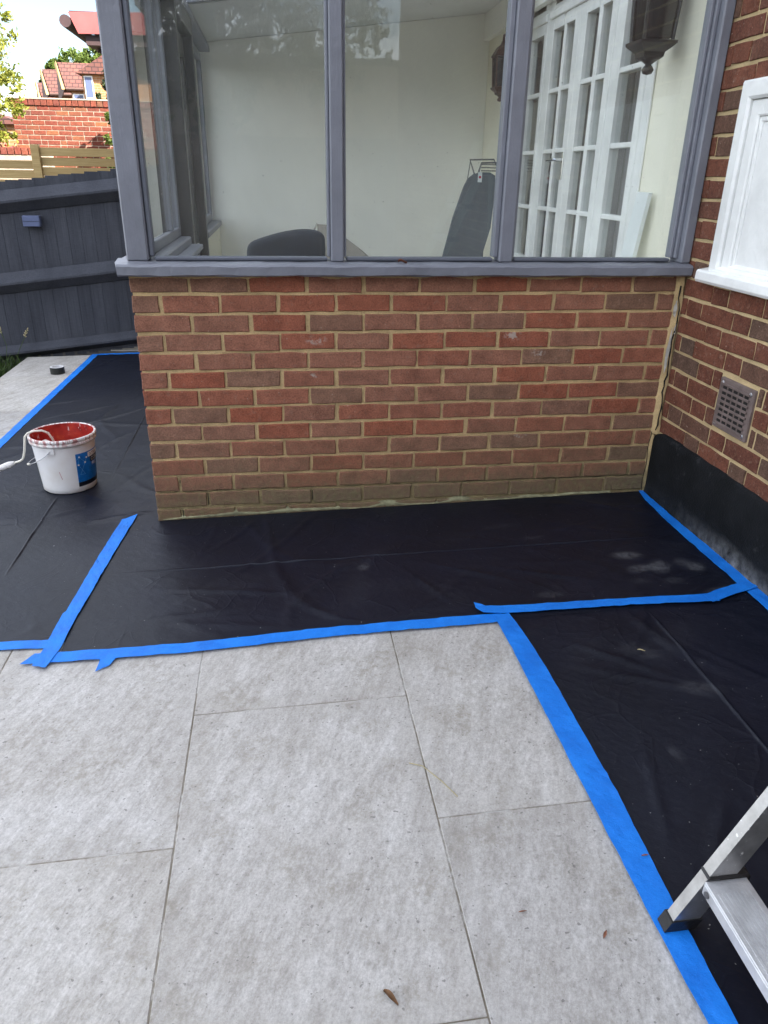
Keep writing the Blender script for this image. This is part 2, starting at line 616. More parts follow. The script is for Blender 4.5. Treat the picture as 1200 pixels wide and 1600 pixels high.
def glass_mat():
    q = NT('window_glass')
    q.t.nodes.remove(q.p)
    tr = q.n('ShaderNodeBsdfTransparent')
    tr.inputs[0].default_value = (0.975, 0.99, 0.985, 1)
    gl = q.n('ShaderNodeBsdfGlossy')
    gl.inputs['Roughness'].default_value = 0.0
    fr = q.n('ShaderNodeFresnel')
    fr.inputs[0].default_value = 1.52
    P = q.pos()
    nb = q.bump(q.noise(P, 2.2, 2), 0.02, 0.02)
    q.l(nb, gl.inputs['Normal'])
    mxs = q.n('ShaderNodeMixShader')
    bf = q.n('ShaderNodeNewGeometry').outputs['Backfacing']     # a thin pane: both reflections at the face met first
    f2 = q.math('MULTIPLY', q.math('MULTIPLY', fr.outputs[0], 1.75), q.math('SUBTRACT', 1.0, bf))
    q.l(q.math('MINIMUM', f2, 1.0), mxs.inputs[0])
    q.l(tr.outputs[0], mxs.inputs[1])
    q.l(gl.outputs[0], mxs.inputs[2])
    du = q.n('ShaderNodeBsdfDiffuse')                        # film of dust and smears
    du.inputs[0].default_value = (0.8, 0.8, 0.78, 1)
    sm_ = q.noise(q.mapping(P, (1, 1, 0.5), (0, 0.5, 0)), 5.0, 6, 0.65)
    fk = q.ramp(sm_, [(0.34, (0.022, 0.022, 0.022)), (0.68, (0.060, 0.060, 0.060))])
    sp_ = q.ramp(q.noise(P, 120, 1, 0.2), [(0.775, (0, 0, 0)), (0.80, (0.25, 0.25, 0.25))])
    mx2 = q.n('ShaderNodeMixShader')
    q.l(q.math('MULTIPLY', q.math('ADD', fk, sp_), q.math('SUBTRACT', 1.0, bf)), mx2.inputs[0])
    q.l(mxs.outputs[0], mx2.inputs[1])
    q.l(du.outputs[0], mx2.inputs[2])
    q.l(mx2.outputs[0], q.out.inputs[0])
    return q.m


M['glass'] = glass_mat()


def plinth_mat():
    q = NT('black_bitumen_render')
    P = q.pos()
    S = q.sep(P)
    n = q.noise(P, 45, 5, 0.7)
    n1 = q.noise(P, 7, 4)
    col = q.ramp(n1, [(0.3, (0.005, 0.006, 0.007)), (0.7, (0.012, 0.0135, 0.016))])
    # white efflorescence along the foot, heaviest around y = -0.75
    foot = q.ramp(q.math('ADD', S[2], q.math('MULTIPLY', n1, 0.06)), [(0.085, (1, 1, 1)), (0.17, (0, 0, 0))])
    along = q.ramp(q.math('MULTIPLY', S[1], -1.0), [(0.28, (0.06, 0.06, 0.06)), (0.62, (0.7, 0.7, 0.7)), (0.8, (1, 1, 1)), (1.0, (0.5, 0.5, 0.5))])
    m = q.math('MULTIPLY', q.math('MULTIPLY', foot, along), q.ramp(q.noise(P, 22, 6, 0.65), [(0.30, (0, 0, 0)), (0.72, (1, 1, 1))]))
    sc = q.ramp(q.noise(P, 16, 5, 0.7), [(0.60, (0, 0, 0)), (0.8, (1, 1, 1))])
    col = q.mix(q.math('MULTIPLY', sc, 0.12), col, (0.3, 0.32, 0.34))
    col = q.mix(q.math('MULTIPLY', m, 0.75), col, (0.36, 0.37, 0.38))
    return q.set(col, 0.72, q.bump(q.math('ADD', n, q.noise(P, 140, 3)), 0.5, 0.005), spec=0.14)


M['plinth'] = plinth_mat()


def fence_mat():
    q = NT('charcoal_stained_boards')
    P = q.pos()
    oi = q.n('ShaderNodeObjectInfo')
    gr = q.noise(q.mapping(P, (1, 1, 0.035)), 90, 4, 0.7)
    sw = q.noise(q.mapping(P, (0.06, 1, 1)), 260, 2, 0.5)
    big = q.noise(q.mapping(P, (1, 1, 0.3)), 5, 4)
    col = q.ramp(big, [(0.3, (0.040, 0.044, 0.057)), (0.7, (0.064, 0.069, 0.086))])
    col = q.mix(0.6, col, q.ramp(gr, [(0.35, (0.75, 0.75, 0.76)), (0.65, (1.2, 1.19, 1.18))]), 'MULTIPLY')
    col = q.mix(0.35, col, q.ramp(sw, [(0.35, (0.7, 0.7, 0.7)), (0.65, (1.2, 1.2, 1.2))]), 'MULTIPLY')
    col = q.mix(0.5, col, q.ramp(oi.outputs['Random'], [(0, (0.78, 0.78, 0.8)), (1, (1.2, 1.18, 1.16))]), 'MULTIPLY')
    return q.set(col, 0.8, q.bump(q.math('ADD', gr, q.math('MULTIPLY', sw, 0.6)), 0.5, 0.004), spec=0.3)


M['fence'] = fence_mat()


def timber_mat():
    q = NT('new_softwood')
    P = q.pos()
    oi = q.n('ShaderNodeObjectInfo')
    gr = q.noise(q.mapping(P, (0.05, 1, 1)), 60, 4, 0.7)
    col = q.ramp(gr, [(0.3, (0.34, 0.235, 0.10)), (0.7, (0.47, 0.35, 0.17))])
    col = q.mix(0.6, col, q.ramp(oi.outputs['Random'], [(0, (0.82, 0.8, 0.76)), (1, (1.12, 1.1, 1.06))]), 'MULTIPLY')
    return q.set(col, 0.75, q.bump(gr, 0.3, 0.004), spec=0.3)


M['timber'] = timber_mat()


def leaf_mat(name, c0, c1, trans=0.35):
    q = NT(name)
    g = q.n('ShaderNodeNewGeometry')
    P = g.outputs['Position']
    col = q.ramp(g.outputs['Random Per Island'], [(0, c0), (1, c1)])
    col = q.mix(0.6, col, q.ramp(q.noise(P, 1.6, 3), [(0.35, (0.7, 0.72, 0.7)), (0.65, (1.15, 1.15, 1.1))]), 'MULTIPLY')
    q.set(col, 0.55, spec=0.35)
    tl = q.n('ShaderNodeBsdfTranslucent')
    q.l(col, tl.inputs[0])
    mxs = q.n('ShaderNodeMixShader')
    mxs.inputs[0].default_value = trans
    q.l(q.p.outputs[0], mxs.inputs[1])
    q.l(tl.outputs[0], mxs.inputs[2])
    q.l(mxs.outputs[0], q.out.inputs[0])
    return q.m


M['leaf_yellow'] = leaf_mat('yellow_green_leaf', (0.12, 0.15, 0.02), (0.30, 0.30, 0.05), 0.45)
M['leaf_green'] = leaf_mat('mid_green_leaf', (0.06, 0.10, 0.018), (0.14, 0.19, 0.035))
M['leaf_dark'] = leaf_mat('dark_green_leaf', (0.03, 0.05, 0.018), (0.07, 0.10, 0.03), 0.25)
M['leaf_purple'] = leaf_mat('purple_leaf', (0.035, 0.012, 0.02), (0.10, 0.03, 0.04))
M['petal_red'] = simple('red_petal', (0.5, 0.05, 0.06), 0.6, 0.2, 20, 0)
M['grass'] = leaf_mat('grass_blade', (0.03, 0.06, 0.015), (0.08, 0.13, 0.03))
M['straw'] = simple('dry_seed_head', (0.42, 0.36, 0.20), 0.8, 0.2, 60, 0)
M['bark'] = simple('bark', (0.09, 0.07, 0.05), 0.9, 0.3, 18, 0.8, 50, dist=0.02)
M['soil'] = simple('garden_soil', (0.045, 0.04, 0.028), 0.95, 0.4, 6, 0.8, 40, dist=0.03)
M['concrete'] = simple('concrete_board', (0.10, 0.095, 0.09), 0.9, 0.3, 8, 0.4, 60)


def tile_mat():
    q = NT('clay_roof_tiles')
    P = q.pos()
    S = q.sep(P)
    wv = q.n('ShaderNodeTexBrick')
    cb = q.n('ShaderNodeCombineXYZ')
    q.l(S[0], cb.inputs[0])
    q.l(S[2], cb.inputs[1])
    wv.inputs['Scale'].default_value = 1
    wv.inputs['Brick Width'].default_value = 0.21
    wv.inputs['Row Height'].default_value = 0.13
    wv.inputs['Mortar Size'].default_value = 0.014
    wv.inputs['Color1'].default_value = (0.17, 0.075, 0.06, 1)
    wv.inputs['Color2'].default_value = (0.13, 0.06, 0.055, 1)
    wv.inputs['Mortar'].default_value = (0.05, 0.03, 0.03, 1)
    q.l(cb.outputs[0], wv.inputs['Vector'])
    return q.set(wv.outputs[0], 0.85, q.bump(wv.outputs['Fac'], -0.6, 0.03), spec=0.2)


M['tiles'] = tile_mat()
M['barge'] = simple('brown_timber', (0.10, 0.055, 0.045), 0.7, 0.2, 10, 0)
M['fascia_red'] = simple('faded_red_fascia', (0.34, 0.085, 0.085), 0.7, 0.12, 5, 0.1, 60)
M['fascia_dark'] = simple('dark_soffit', (0.055, 0.03, 0.032), 0.7, 0.2, 8, 0.1, 60)
M['bucket'] = None


def bucket_mat():
    q = NT('white_bucket_plastic')
    P = q.pos()
    n = q.noise(P, 9, 4)
    col = q.ramp(n, [(0.35, (0.72, 0.69, 0.66)), (0.65, (0.80, 0.79, 0.79))])
    S = q.sep(P)
    # red smears round the rim
    sm = q.math('MULTIPLY', q.ramp(q.noise(q.mapping(P, (1, 1, 0.3)), 55, 4, 0.6), [(0.49, (0, 0, 0)), (0.55, (1, 1, 1))]),
                q.ramp(S[2], [(0.232, (0, 0, 0)), (0.252, (1, 1, 1))]))
    col = q.mix(q.math('MULTIPLY', sm, 0.8), col, (0.33, 0.06, 0.06))
    return q.set(col, 0.38, q.bump(q.noise(P, 40, 3), 0.05, 0.003), spec=0.45)


M['bucket'] = bucket_mat()


def red_mat():
    q = NT('red_paint_coating')
    P = q.pos()
    n = q.noise(P, 16, 5, 0.65)
    col = q.ramp(n, [(0.3, (0.20, 0.012, 0.012)), (0.55, (0.42, 0.034, 0.025)), (0.75, (0.56, 0.11, 0.04))])
    wh = q.math('MULTIPLY', q.ramp(q.noise(q.mapping(P, (1, 1, 0.35)), 36, 4, 0.6), [(0.60, (0, 0, 0)), (0.63, (1, 1, 1))]), 0.85)
    wh = q.math('MULTIPLY', wh, q.ramp(q.sep(P)[2], [(0.20, (0, 0, 0)), (0.235, (1, 1, 1))]))
    col = q.mix(wh, col, (0.75, 0.68, 0.66))
    return q.set(col, 0.28, q.bump(n, 0.2, 0.004), spec=0.5)


M['red'] = red_mat()
M['label_blue'] = simple('label_blue', (0.005, 0.135, 0.45), 0.35, 0.3, 30, 0)
M['label_black'] = simple('label_black', (0.006, 0.008, 0.014), 0.35, 0.1, 30, 0)
M['label_green'] = simple('label_green', (0.03, 0.08, 0.025), 0.4, 0.4, 60, 0)
M['label_pale'] = simple('label_print_white', (0.70, 0.68, 0.66), 0.4, 0.05, 30, 0)
M['label_line'] = simple('label_print_light_blue', (0.16, 0.42, 0.72), 0.4, 0.05, 30, 0)
M['label_word'] = simple('label_print_dark_red', (0.13, 0.03, 0.03), 0.4, 0.05, 30, 0)
M['cream_plastic'] = simple('cream_coated_wire', (0.74, 0.71, 0.62), 0.4, 0.06, 30, 0.05, 80)
M['wire'] = simple('galvanised_wire', (0.5, 0.5, 0.52), 0.35, 0.1, 40, 0.05, 80, metallic=0.9)
M['fleece'] = simple('roller_fleece', (0.70, 0.62, 0.58), 0.9, 0.2, 30, 0.8, 200)
M['tape_roll_black'] = simple('black_cloth_tape', (0.010, 0.012, 0.011), 0.45, 0.2, 40, 0.1, 200)
M['cardboard_core'] = simple('pale_tape_edge', (0.62, 0.62, 0.64), 0.6, 0.1, 80, 0.1, 100)
M['navy_box'] = simple('blue_grey_plastic', (0.10, 0.125, 0.23), 0.4, 0.08, 20, 0.05, 60)
M['black_plastic'] = simple('black_moulded_plastic', (0.012, 0.012, 0.013), 0.45, 0.2, 30, 0.3, 120)


def alu_mat():
    q = NT('scuffed_aluminium')
    P = q.pos()
    n = q.noise(P, 30, 5, 0.7)
    br = q.noise(q.mapping(P, (1, 0.05, 1)), 240, 3)
    col = q.ramp(n, [(0.3, (0.40, 0.395, 0.39)), (0.7, (0.56, 0.555, 0.55))])
    sp = q.ramp(q.noise(P, 75, 3, 0.5), [(0.68, (0, 0, 0)), (0.71, (1, 1, 1))])
    col = q.mix(q.math('MULTIPLY', sp, 0.7), col, (0.85, 0.85, 0.84))
    met = q.math('MULTIPLY_ADD', sp, -0.7, 0.85)
    return q.set(col, q.math('MULTIPLY_ADD', n, 0.25, 0.28), q.bump(q.math('ADD', br, n), 0.12, 0.002), met)


M['alu'] = alu_mat()
M['alu_grip'] = simple('ribbed_tread', (0.56, 0.565, 0.58), 0.5, 0.14, 25, 0.3, 120, metallic=0.5)
M['vent'] = simple('terracotta_grey_vent', (0.165, 0.125, 0.115), 0.8, 0.25, 20, 0.5, 120)
M['slot_shade'] = simple('vent_slot_shade', (0.012, 0.011, 0.010), 0.9, 0.1, 20, 0)  # flat dark colour standing in for the shade inside the slots
M['pale_moss'] = simple('mossy_mortar', (0.27, 0.26, 0.155), 0.95, 0.45, 22, 0.7, 90)
M['crack'] = simple('crack_shade', (0.012, 0.010, 0.008), 0.95, 0.2, 40, 0)  # near-black, paints the shade inside cracks on flat strips
M['filler'] = simple('white_filler', (0.56, 0.54, 0.49), 0.85, 0.25, 30, 0.6, 90)
M['lantern'] = simple('aged_black_metal', (0.010, 0.009, 0.009), 0.35, 0.3, 30, 0.2, 90)
M['lantern_brown'] = simple('rusty_brown_metal', (0.085, 0.045, 0.032), 0.45, 0.25, 30, 0.2, 90, metallic=0.3)
def smoked():
    q = NT('smoky_lantern_glass')
    q.t.nodes.remove(q.p)
    tr = q.n('ShaderNodeBsdfTransparent')
    tr.inputs[0].default_value = (0.10, 0.09, 0.085, 1)
    gl = q.n('ShaderNodeBsdfGlossy')
    gl.inputs['Roughness'].default_value = 0.12
    gl.inputs['Color'].default_value = (0.8, 0.8, 0.8, 1)
    mxs = q.n('ShaderNodeMixShader')
    mxs.inputs[0].default_value = 0.10
    q.l(tr.outputs[0], mxs.inputs[1])
    q.l(gl.outputs[0], mxs.inputs[2])
    q.l(mxs.outputs[0], q.out.inputs[0])
    return q.m


M['smoked'] = smoked()
M['navy_cloth'] = simple('dark_navy_cloth', (0.022, 0.027, 0.040), 0.8, 0.25, 25, 0.4, 120)
M['card'] = simple('grey_cardboard', (0.30, 0.275, 0.24), 0.85, 0.12, 12, 0.1, 80)
M['iron_cover'] = simple('grey_ironing_cover', (0.115, 0.135, 0.15), 0.8, 0.12, 12, 0.3, 50, stretch=(1, 1, 0.4))
M['grey_metal'] = simple('grey_tube', (0.16, 0.16, 0.16), 0.4, 0.1, 30, 0, metallic=0.6)
M['board_white'] = simple('white_primed_board', (0.72, 0.76, 0.76), 0.5, 0.04, 10, 0.05, 60)
M['dry_leaf'] = simple('dry_brown_leaf', (0.17, 0.085, 0.035), 0.75, 0.4, 60, 0.4, 150)
M['rust_leaf'] = simple('rust_leaf', (0.26, 0.10, 0.055), 0.75, 0.3, 60, 0.4, 150)
M['red_print'] = simple('red_print', (0.5, 0.03, 0.06), 0.5, 0.05, 30, 0)
M['chrome'] = simple('chrome', (0.7, 0.7, 0.7), 0.15, 0.02, 30, 0, metallic=1.0)
M['render_pale'] = simple('pale_render', (0.52, 0.46, 0.36), 0.85, 0.08, 3, 0.2, 30)
M['lawn'] = simple('lawn_green', (0.05, 0.075, 0.022), 0.9, 0.35, 3, 0.8, 60, dist=0.03)
M['weathered'] = simple('weathered_timber', (0.13, 0.10, 0.075), 0.85, 0.25, 6, 0.4, 40, stretch=(1, 1, 0.2))

# ================================================================== SETTING: ground, patio
g = part('ground', MB().add([(-150, -150, -0.20), (150, -150, -0.20), (150, 150, -0.20), (-150, 150, -0.20)], [(0, 1, 2, 3)]), M['soil'])
tag(g, kind='structure')
lw = part('lawn', MB().add([(-30, -60, -0.19), (2.2, -60, -0.19), (2.2, -7.3, -0.19), (-30, -7.3, -0.19)], [(0, 1, 2, 3)]), M['lawn'])
tag(lw, kind='structure')

PX0, PX1, PY0, PY1 = -1.534, 2.238, -7.0, 3.45


def slopebox(mb, x0, x1, y0, y1, dz0, dz1, bev=0.0):
    """a slab lying on the sloping patio; dz measured from the paving surface"""
    k = MB().box(x0, x1, y0, y1, dz0, dz1, bev)
    k.v = [(x, y, z + gz(x)) for x, y, z in k.v]
    return mb.add(k.v, k.f)


patio = part('patio', slopebox(MB(), PX0, PX1, PY0, PY1, -0.16, -0.0018), M['jointing'], at=(0, 0, 0))
tag(patio, kind='structure')
for k in range(-3, 4):
    cx0 = 0.275 + 0.603 * k
    off = -1.316 if k % 2 == 0 else -1.767
    for n in range(-5, 7):
        y1 = off + 0.904 * n
        y0 = y1 - 0.904
        x0, x1 = max(cx0, PX0), min(cx0 + 0.603, PX1)
        ya, yb = max(y0, PY0), min(y1, PY1)
        if x1 - x0 < 0.03 or yb - ya < 0.03:
            continue
        if x0 > 1.30 and ya > -5:                       # wholly under the black sheet
            continue
        if ya > -0.90 and x0 > -0.99:
            continue
        jit = random.uniform(-0.0006, 0.0006)
        mb = slopebox(MB(), x0 + 0.0018, x1 - 0.0018, ya + 0.0015, yb - 0.0015, -0.02, jit, 0.0012)
        c = ((x0 + x1) / 2, (ya + yb) / 2, gz((x0 + x1) / 2))
        part('paving_slab', mb, M['slab'], patio, at=c)

# ================================================================== brick pieces
BR = {}


def brick_mesh(length, h, mat, seed, depth=0.09):
    """one slightly irregular brick, front face towards -Y, origin in the middle of the front face (48 triangles)"""
    key = (round(length, 3), round(h, 4), mat.name, seed)
    if key in BR:
        return BR[key]
    r = random.Random(hash((round(length, 3), round(h, 4), seed)) & 0xffff)
    a, b = length / 2, h / 2
    if length > 0.16:
        outl = [(-a, -b), (-a * .35, -b), (a * .3, -b), (a, -b), (a, 0), (a, b), (a * .4, b), (-a * .3, b), (-a, b), (-a, 0)]
    else:
        outl = [(-a, -b), (-a * .1, -b), (a, -b), (a, 0.1 * b), (a, b), (a * .1, b), (-a, b), (-a, -0.1 * b)]
    j = 0.0022
    outl = [(x + r.uniform(-j, j), z + r.uniform(-j, j)) for x, z in outl]
    n = len(outl)
    ins = 0.0028
    fr = [(x * (1 - ins / a), r.uniform(-0.0006, 0.0006), z * (1 - ins / b)) for x, z in outl]
    md = [(x, 0.0028, z) for x, z in outl]
    bk = [(x, depth, z) for x, z in outl]
    fs = [tuple(range(n))]
    for s in (0, n):
        fs += [(s + i, s + n + i, s + n + (i + 1) % n, s + (i + 1) % n) for i in range(n)]
    me = bpy.data.meshes.new('brick')
    me.from_pydata(fr + md + bk, [], fs)
    me.materials.append(mat)
    me.update()
    BR[key] = me
    return me


def lay(parent, mat, x, y, z, length, h, rot=0.0, depth=0.09, name='brick', proud=0.0012):
    me = brick_mesh(length, h, mat, random.randrange(5), depth)
    o = bpy.data.objects.new(name, me)
    COL.objects.link(o)
    p = random.uniform(-proud, proud)
    o.rotation_euler = (random.uniform(-.006, .006), random.uniform(-.005, .005), rot)
    dx, dy = (0, p) if rot == 0 else (p, 0)
    place(o, (x + dx, y + dy, z), parent)
    return o


# ================================================================== GARDEN ROOM (lean-to conservatory)
W, D = 2.239, 3.45
room = empty('garden_room', (0, 0, 0), 'grey-blue framed glazed lean-to on a red brick dwarf wall', 'conservatory')

wall = part('dwarf_wall', MB().box(0.006, W, 0.0062, 0.10, -0.12, 1.030).box(0.006, 0.10, 0.1, 1.26, -0.12, 1.030)
            .box(0.006, 0.10, 2.16, D, -0.12, 1.030), M['mortar'], room)
HB = 0.0625
for r in range(1, 15):
    zc = 1.031 - 0.0375 - 0.075 * (r - 1) + 0.002
    edges = [0.0]
    x = 0.213 if r % 2 else 0.1005
    xs = []
    x0 = 0.0
    while x0 < 2.185:
        x1 = min(x, 2.212)
        if x1 - x0 > 0.03:
            xs.append((x0, x1))
        x0 = x + 0.0135
        x = x0 + 0.2115
    for i, (p0, p1) in enumerate(xs):
        q0 = p0 + (random.uniform(-.003, .003) if i else 0)
        q1 = p1 + random.uniform(-.0025, .0025)
        lay(wall, M['brick'], (q0 + q1) / 2, 0.0, zc + random.uniform(-.0015, .0015), q1 - q0, HB)
    # the side return, facing the garden
    y = 0.1025 if r % 2 else 0.215
    y0 = 0.003
    while y0 < 1.25:
        y1 = min(y, 1.255)
        if y1 - y0 > 0.03 and not (y0 < 0.01):
            lay(wall, M['brick'], 0.0, (y0 + y1) / 2, zc, y1 - y0, HB, -math.pi / 2)
        elif y0 < 0.01:
            lay(wall, M['brick'], 0.0, (y0 + y1) / 2 + 0.045, zc, y1 - y0 - 0.09 if y1 > 0.2 else 0.02, HB, -math.pi / 2)
        y0 = y + 0.010
        y = y0 + 0.215

# painted shade of the settlement crack along the bed above the bottom full course, and two open perpends
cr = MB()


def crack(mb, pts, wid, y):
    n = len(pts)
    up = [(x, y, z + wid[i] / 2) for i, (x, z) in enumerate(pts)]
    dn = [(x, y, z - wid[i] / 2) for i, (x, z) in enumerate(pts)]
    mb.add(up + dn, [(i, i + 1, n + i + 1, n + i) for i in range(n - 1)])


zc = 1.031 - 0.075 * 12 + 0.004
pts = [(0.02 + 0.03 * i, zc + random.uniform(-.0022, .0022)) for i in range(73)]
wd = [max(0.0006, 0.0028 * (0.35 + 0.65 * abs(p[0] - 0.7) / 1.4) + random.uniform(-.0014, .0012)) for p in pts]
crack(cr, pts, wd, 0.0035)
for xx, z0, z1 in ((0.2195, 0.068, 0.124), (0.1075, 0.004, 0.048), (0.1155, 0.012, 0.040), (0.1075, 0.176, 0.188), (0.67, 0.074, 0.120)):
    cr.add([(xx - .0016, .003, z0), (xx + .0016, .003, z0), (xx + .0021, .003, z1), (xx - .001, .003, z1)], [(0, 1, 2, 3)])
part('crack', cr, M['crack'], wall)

# lumpy mortar fillet in the corner against the house, with the crack's painted shade and white filler
fil = MB()
zs = np.linspace(0.34, 1.03, 24)
vs, fs = [], []
for i, z in enumerate(zs):
    for j in range(5):
        t = j / 4
        x = 2.207 + (0.003 * math.sin(z * 23)) + 0.030 * t
        y = 0.004 - 0.012 * math.sin(t * math.pi * 0.6) - 0.012 * t + random.uniform(-.0025, .0025)
        vs.append((x + random.uniform(-.002, .002), y, z))
for i in range(len(zs) - 1):
    for j in range(4):
        k = i * 5 + j
        fs.append((k, k + 1, k + 6, k + 5))
fil.add(vs, fs)
low = [(2.209, 0.003, 0.05), (2.226, -0.006, 0.05), (2.224, -0.008, 0.335), (2.208, 0.002, 0.34)]
fil.add(low, [(0, 1, 2, 3)])
part('mortar_fillet', fil, M['mortar'], wall, smooth=True)
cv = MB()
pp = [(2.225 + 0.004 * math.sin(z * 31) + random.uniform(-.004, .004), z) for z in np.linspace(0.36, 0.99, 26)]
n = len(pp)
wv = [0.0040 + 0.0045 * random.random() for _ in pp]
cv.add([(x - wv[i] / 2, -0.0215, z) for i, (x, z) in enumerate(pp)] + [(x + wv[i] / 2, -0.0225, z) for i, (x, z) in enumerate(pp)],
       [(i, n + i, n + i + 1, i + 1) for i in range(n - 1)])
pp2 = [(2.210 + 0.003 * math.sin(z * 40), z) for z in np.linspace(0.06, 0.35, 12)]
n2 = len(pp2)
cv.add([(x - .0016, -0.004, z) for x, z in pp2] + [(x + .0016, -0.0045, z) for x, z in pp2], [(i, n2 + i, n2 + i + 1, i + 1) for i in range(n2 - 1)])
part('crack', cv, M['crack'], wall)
fl = MB()
for z0, z1, x0, wdt in ((0.62, 0.82, 2.212, 0.016), (0.86, 0.93, 2.214, 0.016), (0.79, 0.84, 2.228, 0.010)):
    zz = np.linspace(z0, z1, 7)
    L_ = [(x0 - wdt / 2 * math.sin(math.pi * (i + .4) / 6.8) + random.uniform(-.003, .003), -0.0205 - 0.004 * random.random(), z) for i, z in enumerate(zz)]
    R_ = [(x0 + wdt / 2 * math.sin(math.pi * (i + .4) / 6.8) + random.uniform(-.003, .003), -0.0220, z) for i, z in enumerate(zz)]
    fl.add(L_ + R_, [(i, 7 + i, 8 + i, i + 1) for i in range(6)])
part('filler_smear', fl, M['filler'], wall)

def crust(x0, x1, zf, hgt, y, seed, gap=0.3):
    r = random.Random(seed)
    mb = MB()
    n = int((x1 - x0) / 0.012)
    up, md, dn = [], [], []
    for i in range(n + 1):
        x = x0 + (x1 - x0) * i / n
        h_ = hgt * max(0.08, vnoise(np.array([x * 9.0]), np.array([seed * 3.1]), seed)[0] * 1.7 - gap) + r.uniform(0, .0012)
        a_, b_ = zf(x, h_)
        up.append((x, 0.008, a_))
        md.append((x, y + r.uniform(-.0025, .0025) * 1.0, (a_ + b_) / 2))
        dn.append((x, 0.004, b_))
    m = n + 1
    return mb.add(up + md + dn, [(i, m + i, m + i + 1, i + 1) for i in range(n)] + [(m + i, 2 * m + i, 2 * m + i + 1, m + i + 1) for i in range(n)])


part('mortar_crust', crust(0.0, 2.19, lambda x, h_: (1.0305, 1.0305 - 0.004 - h_), 0.016, -0.005, 5), M['mortar'], wall, smooth=True)
part('mortar_crust', crust(0.02, 2.06, lambda x, h_: (gz(x) + 0.010 + h_, gz(x) + 0.002), 0.022, -0.006, 8, 0.2), M['pale_moss'], wall, smooth=True)

# ---- sill with a lumpy painted nose
def lumpy_bar(x0, x1, prof, n=70, amp=0.002, seed=3, clip_left=0.0):
    """a bar along x whose (y, z) profile wobbles as thick paint does"""
    r = random.Random(seed)
    mb = MB()
    m = len(prof)
    vs, fs = [], []
    ph = [r.uniform(0, 6.28) for _ in range(m)]
    for i in range(n):
        t = i / (n - 1)
        x = x0 + (x1 - x0) * t
        for j, (y, z) in enumerate(prof):
            wob = amp * (math.sin(x * 17 + ph[j]) * 0.5 + math.sin(x * 43 + 2 * ph[j]) * 0.35 + r.uniform(-.35, .35))
            xx = x
            if clip_left and i < 4 and y < 0:
                xx = max(x, x0 + clip_left * (1 - i / 4) * (1 if y < -0.03 else 0.4))
            vs.append((xx, y + wob * 0.6, z + (wob if 0 < j < m - 1 else 0)))
    for i in range(n - 1):
        for j in range(m):
            a0, b0 = i * m + j, i * m + (j + 1) % m
            fs.append((a0, b0, b0 + m, a0 + m))
    fs.append(tuple(range(m)))
    fs.append(tuple(range((n - 1) * m, n * m))[::-1])
    return mb.add(vs, fs)


sill = part('window_sill', lumpy_bar(-0.048, W - 0.002, [(0.09, 1.031), (-0.052, 1.030), (-0.062, 1.036), (-0.064, 1.066), (-0.056, 1.074),
                                                         (-0.02, 1.0775), (0.09, 1.082)], 110, 0.0022, 3, 0.018), M['frame'], room)
part('window_sill', MB().box(-0.048, 0.112, 0.092, 1.262, 1.031, 1.078, 0.006), M['frame'], room)
part('window_sill', MB().box(-0.048, 0.13, 2.155, D, 1.0, 1.04, 0.006), M['frame'], room)
part('inner_sill', MB().box(0.114, 0.175, 0.15, 1.20, 1.018, 1.045, 0.004), M['frame'], room)


def roofz(x):
    return 2.245 + 0.123 * x


TOPZ = lambda x: roofz(x) - 0.012
part('corner_post', MB().box(0.0, 0.081, -0.002, 0.079, 1.079, TOPZ(0.0), 0.006), M['frame'], room)
part('post_bead', MB().box(0.082, 0.101, 0.012, 0.05, 1.096, 2.2, 0.004), M['bead'], room)
for (x0, x1, bl, br_) in ((0.766, 0.816, 0.012, 0.010), (1.434, 1.490, 0.020, 0.010)):
    m_ = MB().box(x0, x1, -0.010, 0.07, 1.079, TOPZ(x0), 0.005)
    m_.box(x0 - bl, x0 - 0.0005, 0.008, 0.06, 1.0965, TOPZ(x0) - 0.05, 0.003).box(x1 + 0.0005, x1 + br_, 0.008, 0.06, 1.0965, TOPZ(x0) - 0.05, 0.003)
    part('mullion', m_, M['frame'], room)
m_ = MB().box(2.196, W - 0.001, -0.030, 0.07, 1.079, TOPZ(2.2), 0.005)
m_.box(2.180, 2.1955, 0.000, 0.06, 1.0965, TOPZ(2.18) - 0.05, 0.003).box(2.166, 2.1795, 0.012, 0.055, 1.0965, TOPZ(2.16) - 0.05, 0.003)
part('wall_post', m_, M['frame'], room)
for x0, x1 in ((0.1015, 0.753), (0.827, 1.413), (1.501, 2.1655)):
    part('bottom_bead', MB().box(x0, x1, 0.006, 0.05, 1.081, 1.0955, 0.004), M['bead'], room)
for x0, x1 in ((0.1005, 0.7545), (0.8255, 1.4145), (1.4995, 2.167)):
    part('window_pane', MB().box(x0, x1, 0.034, 0.038, 1.09, 2.32 if x0 > 1 else 2.22), M['glass'], room)
hd = MB().prism([(0.082, 0.0, 2.19), (W - 0.003, 0.0, 2.19 + 0.123 * 2.15), (W - 0.003, 0.0, TOPZ(W)), (0.082, 0.0, TOPZ(0.082))], (0, 0.075, 0))
part('head_rail', hd, M['frame'], room)

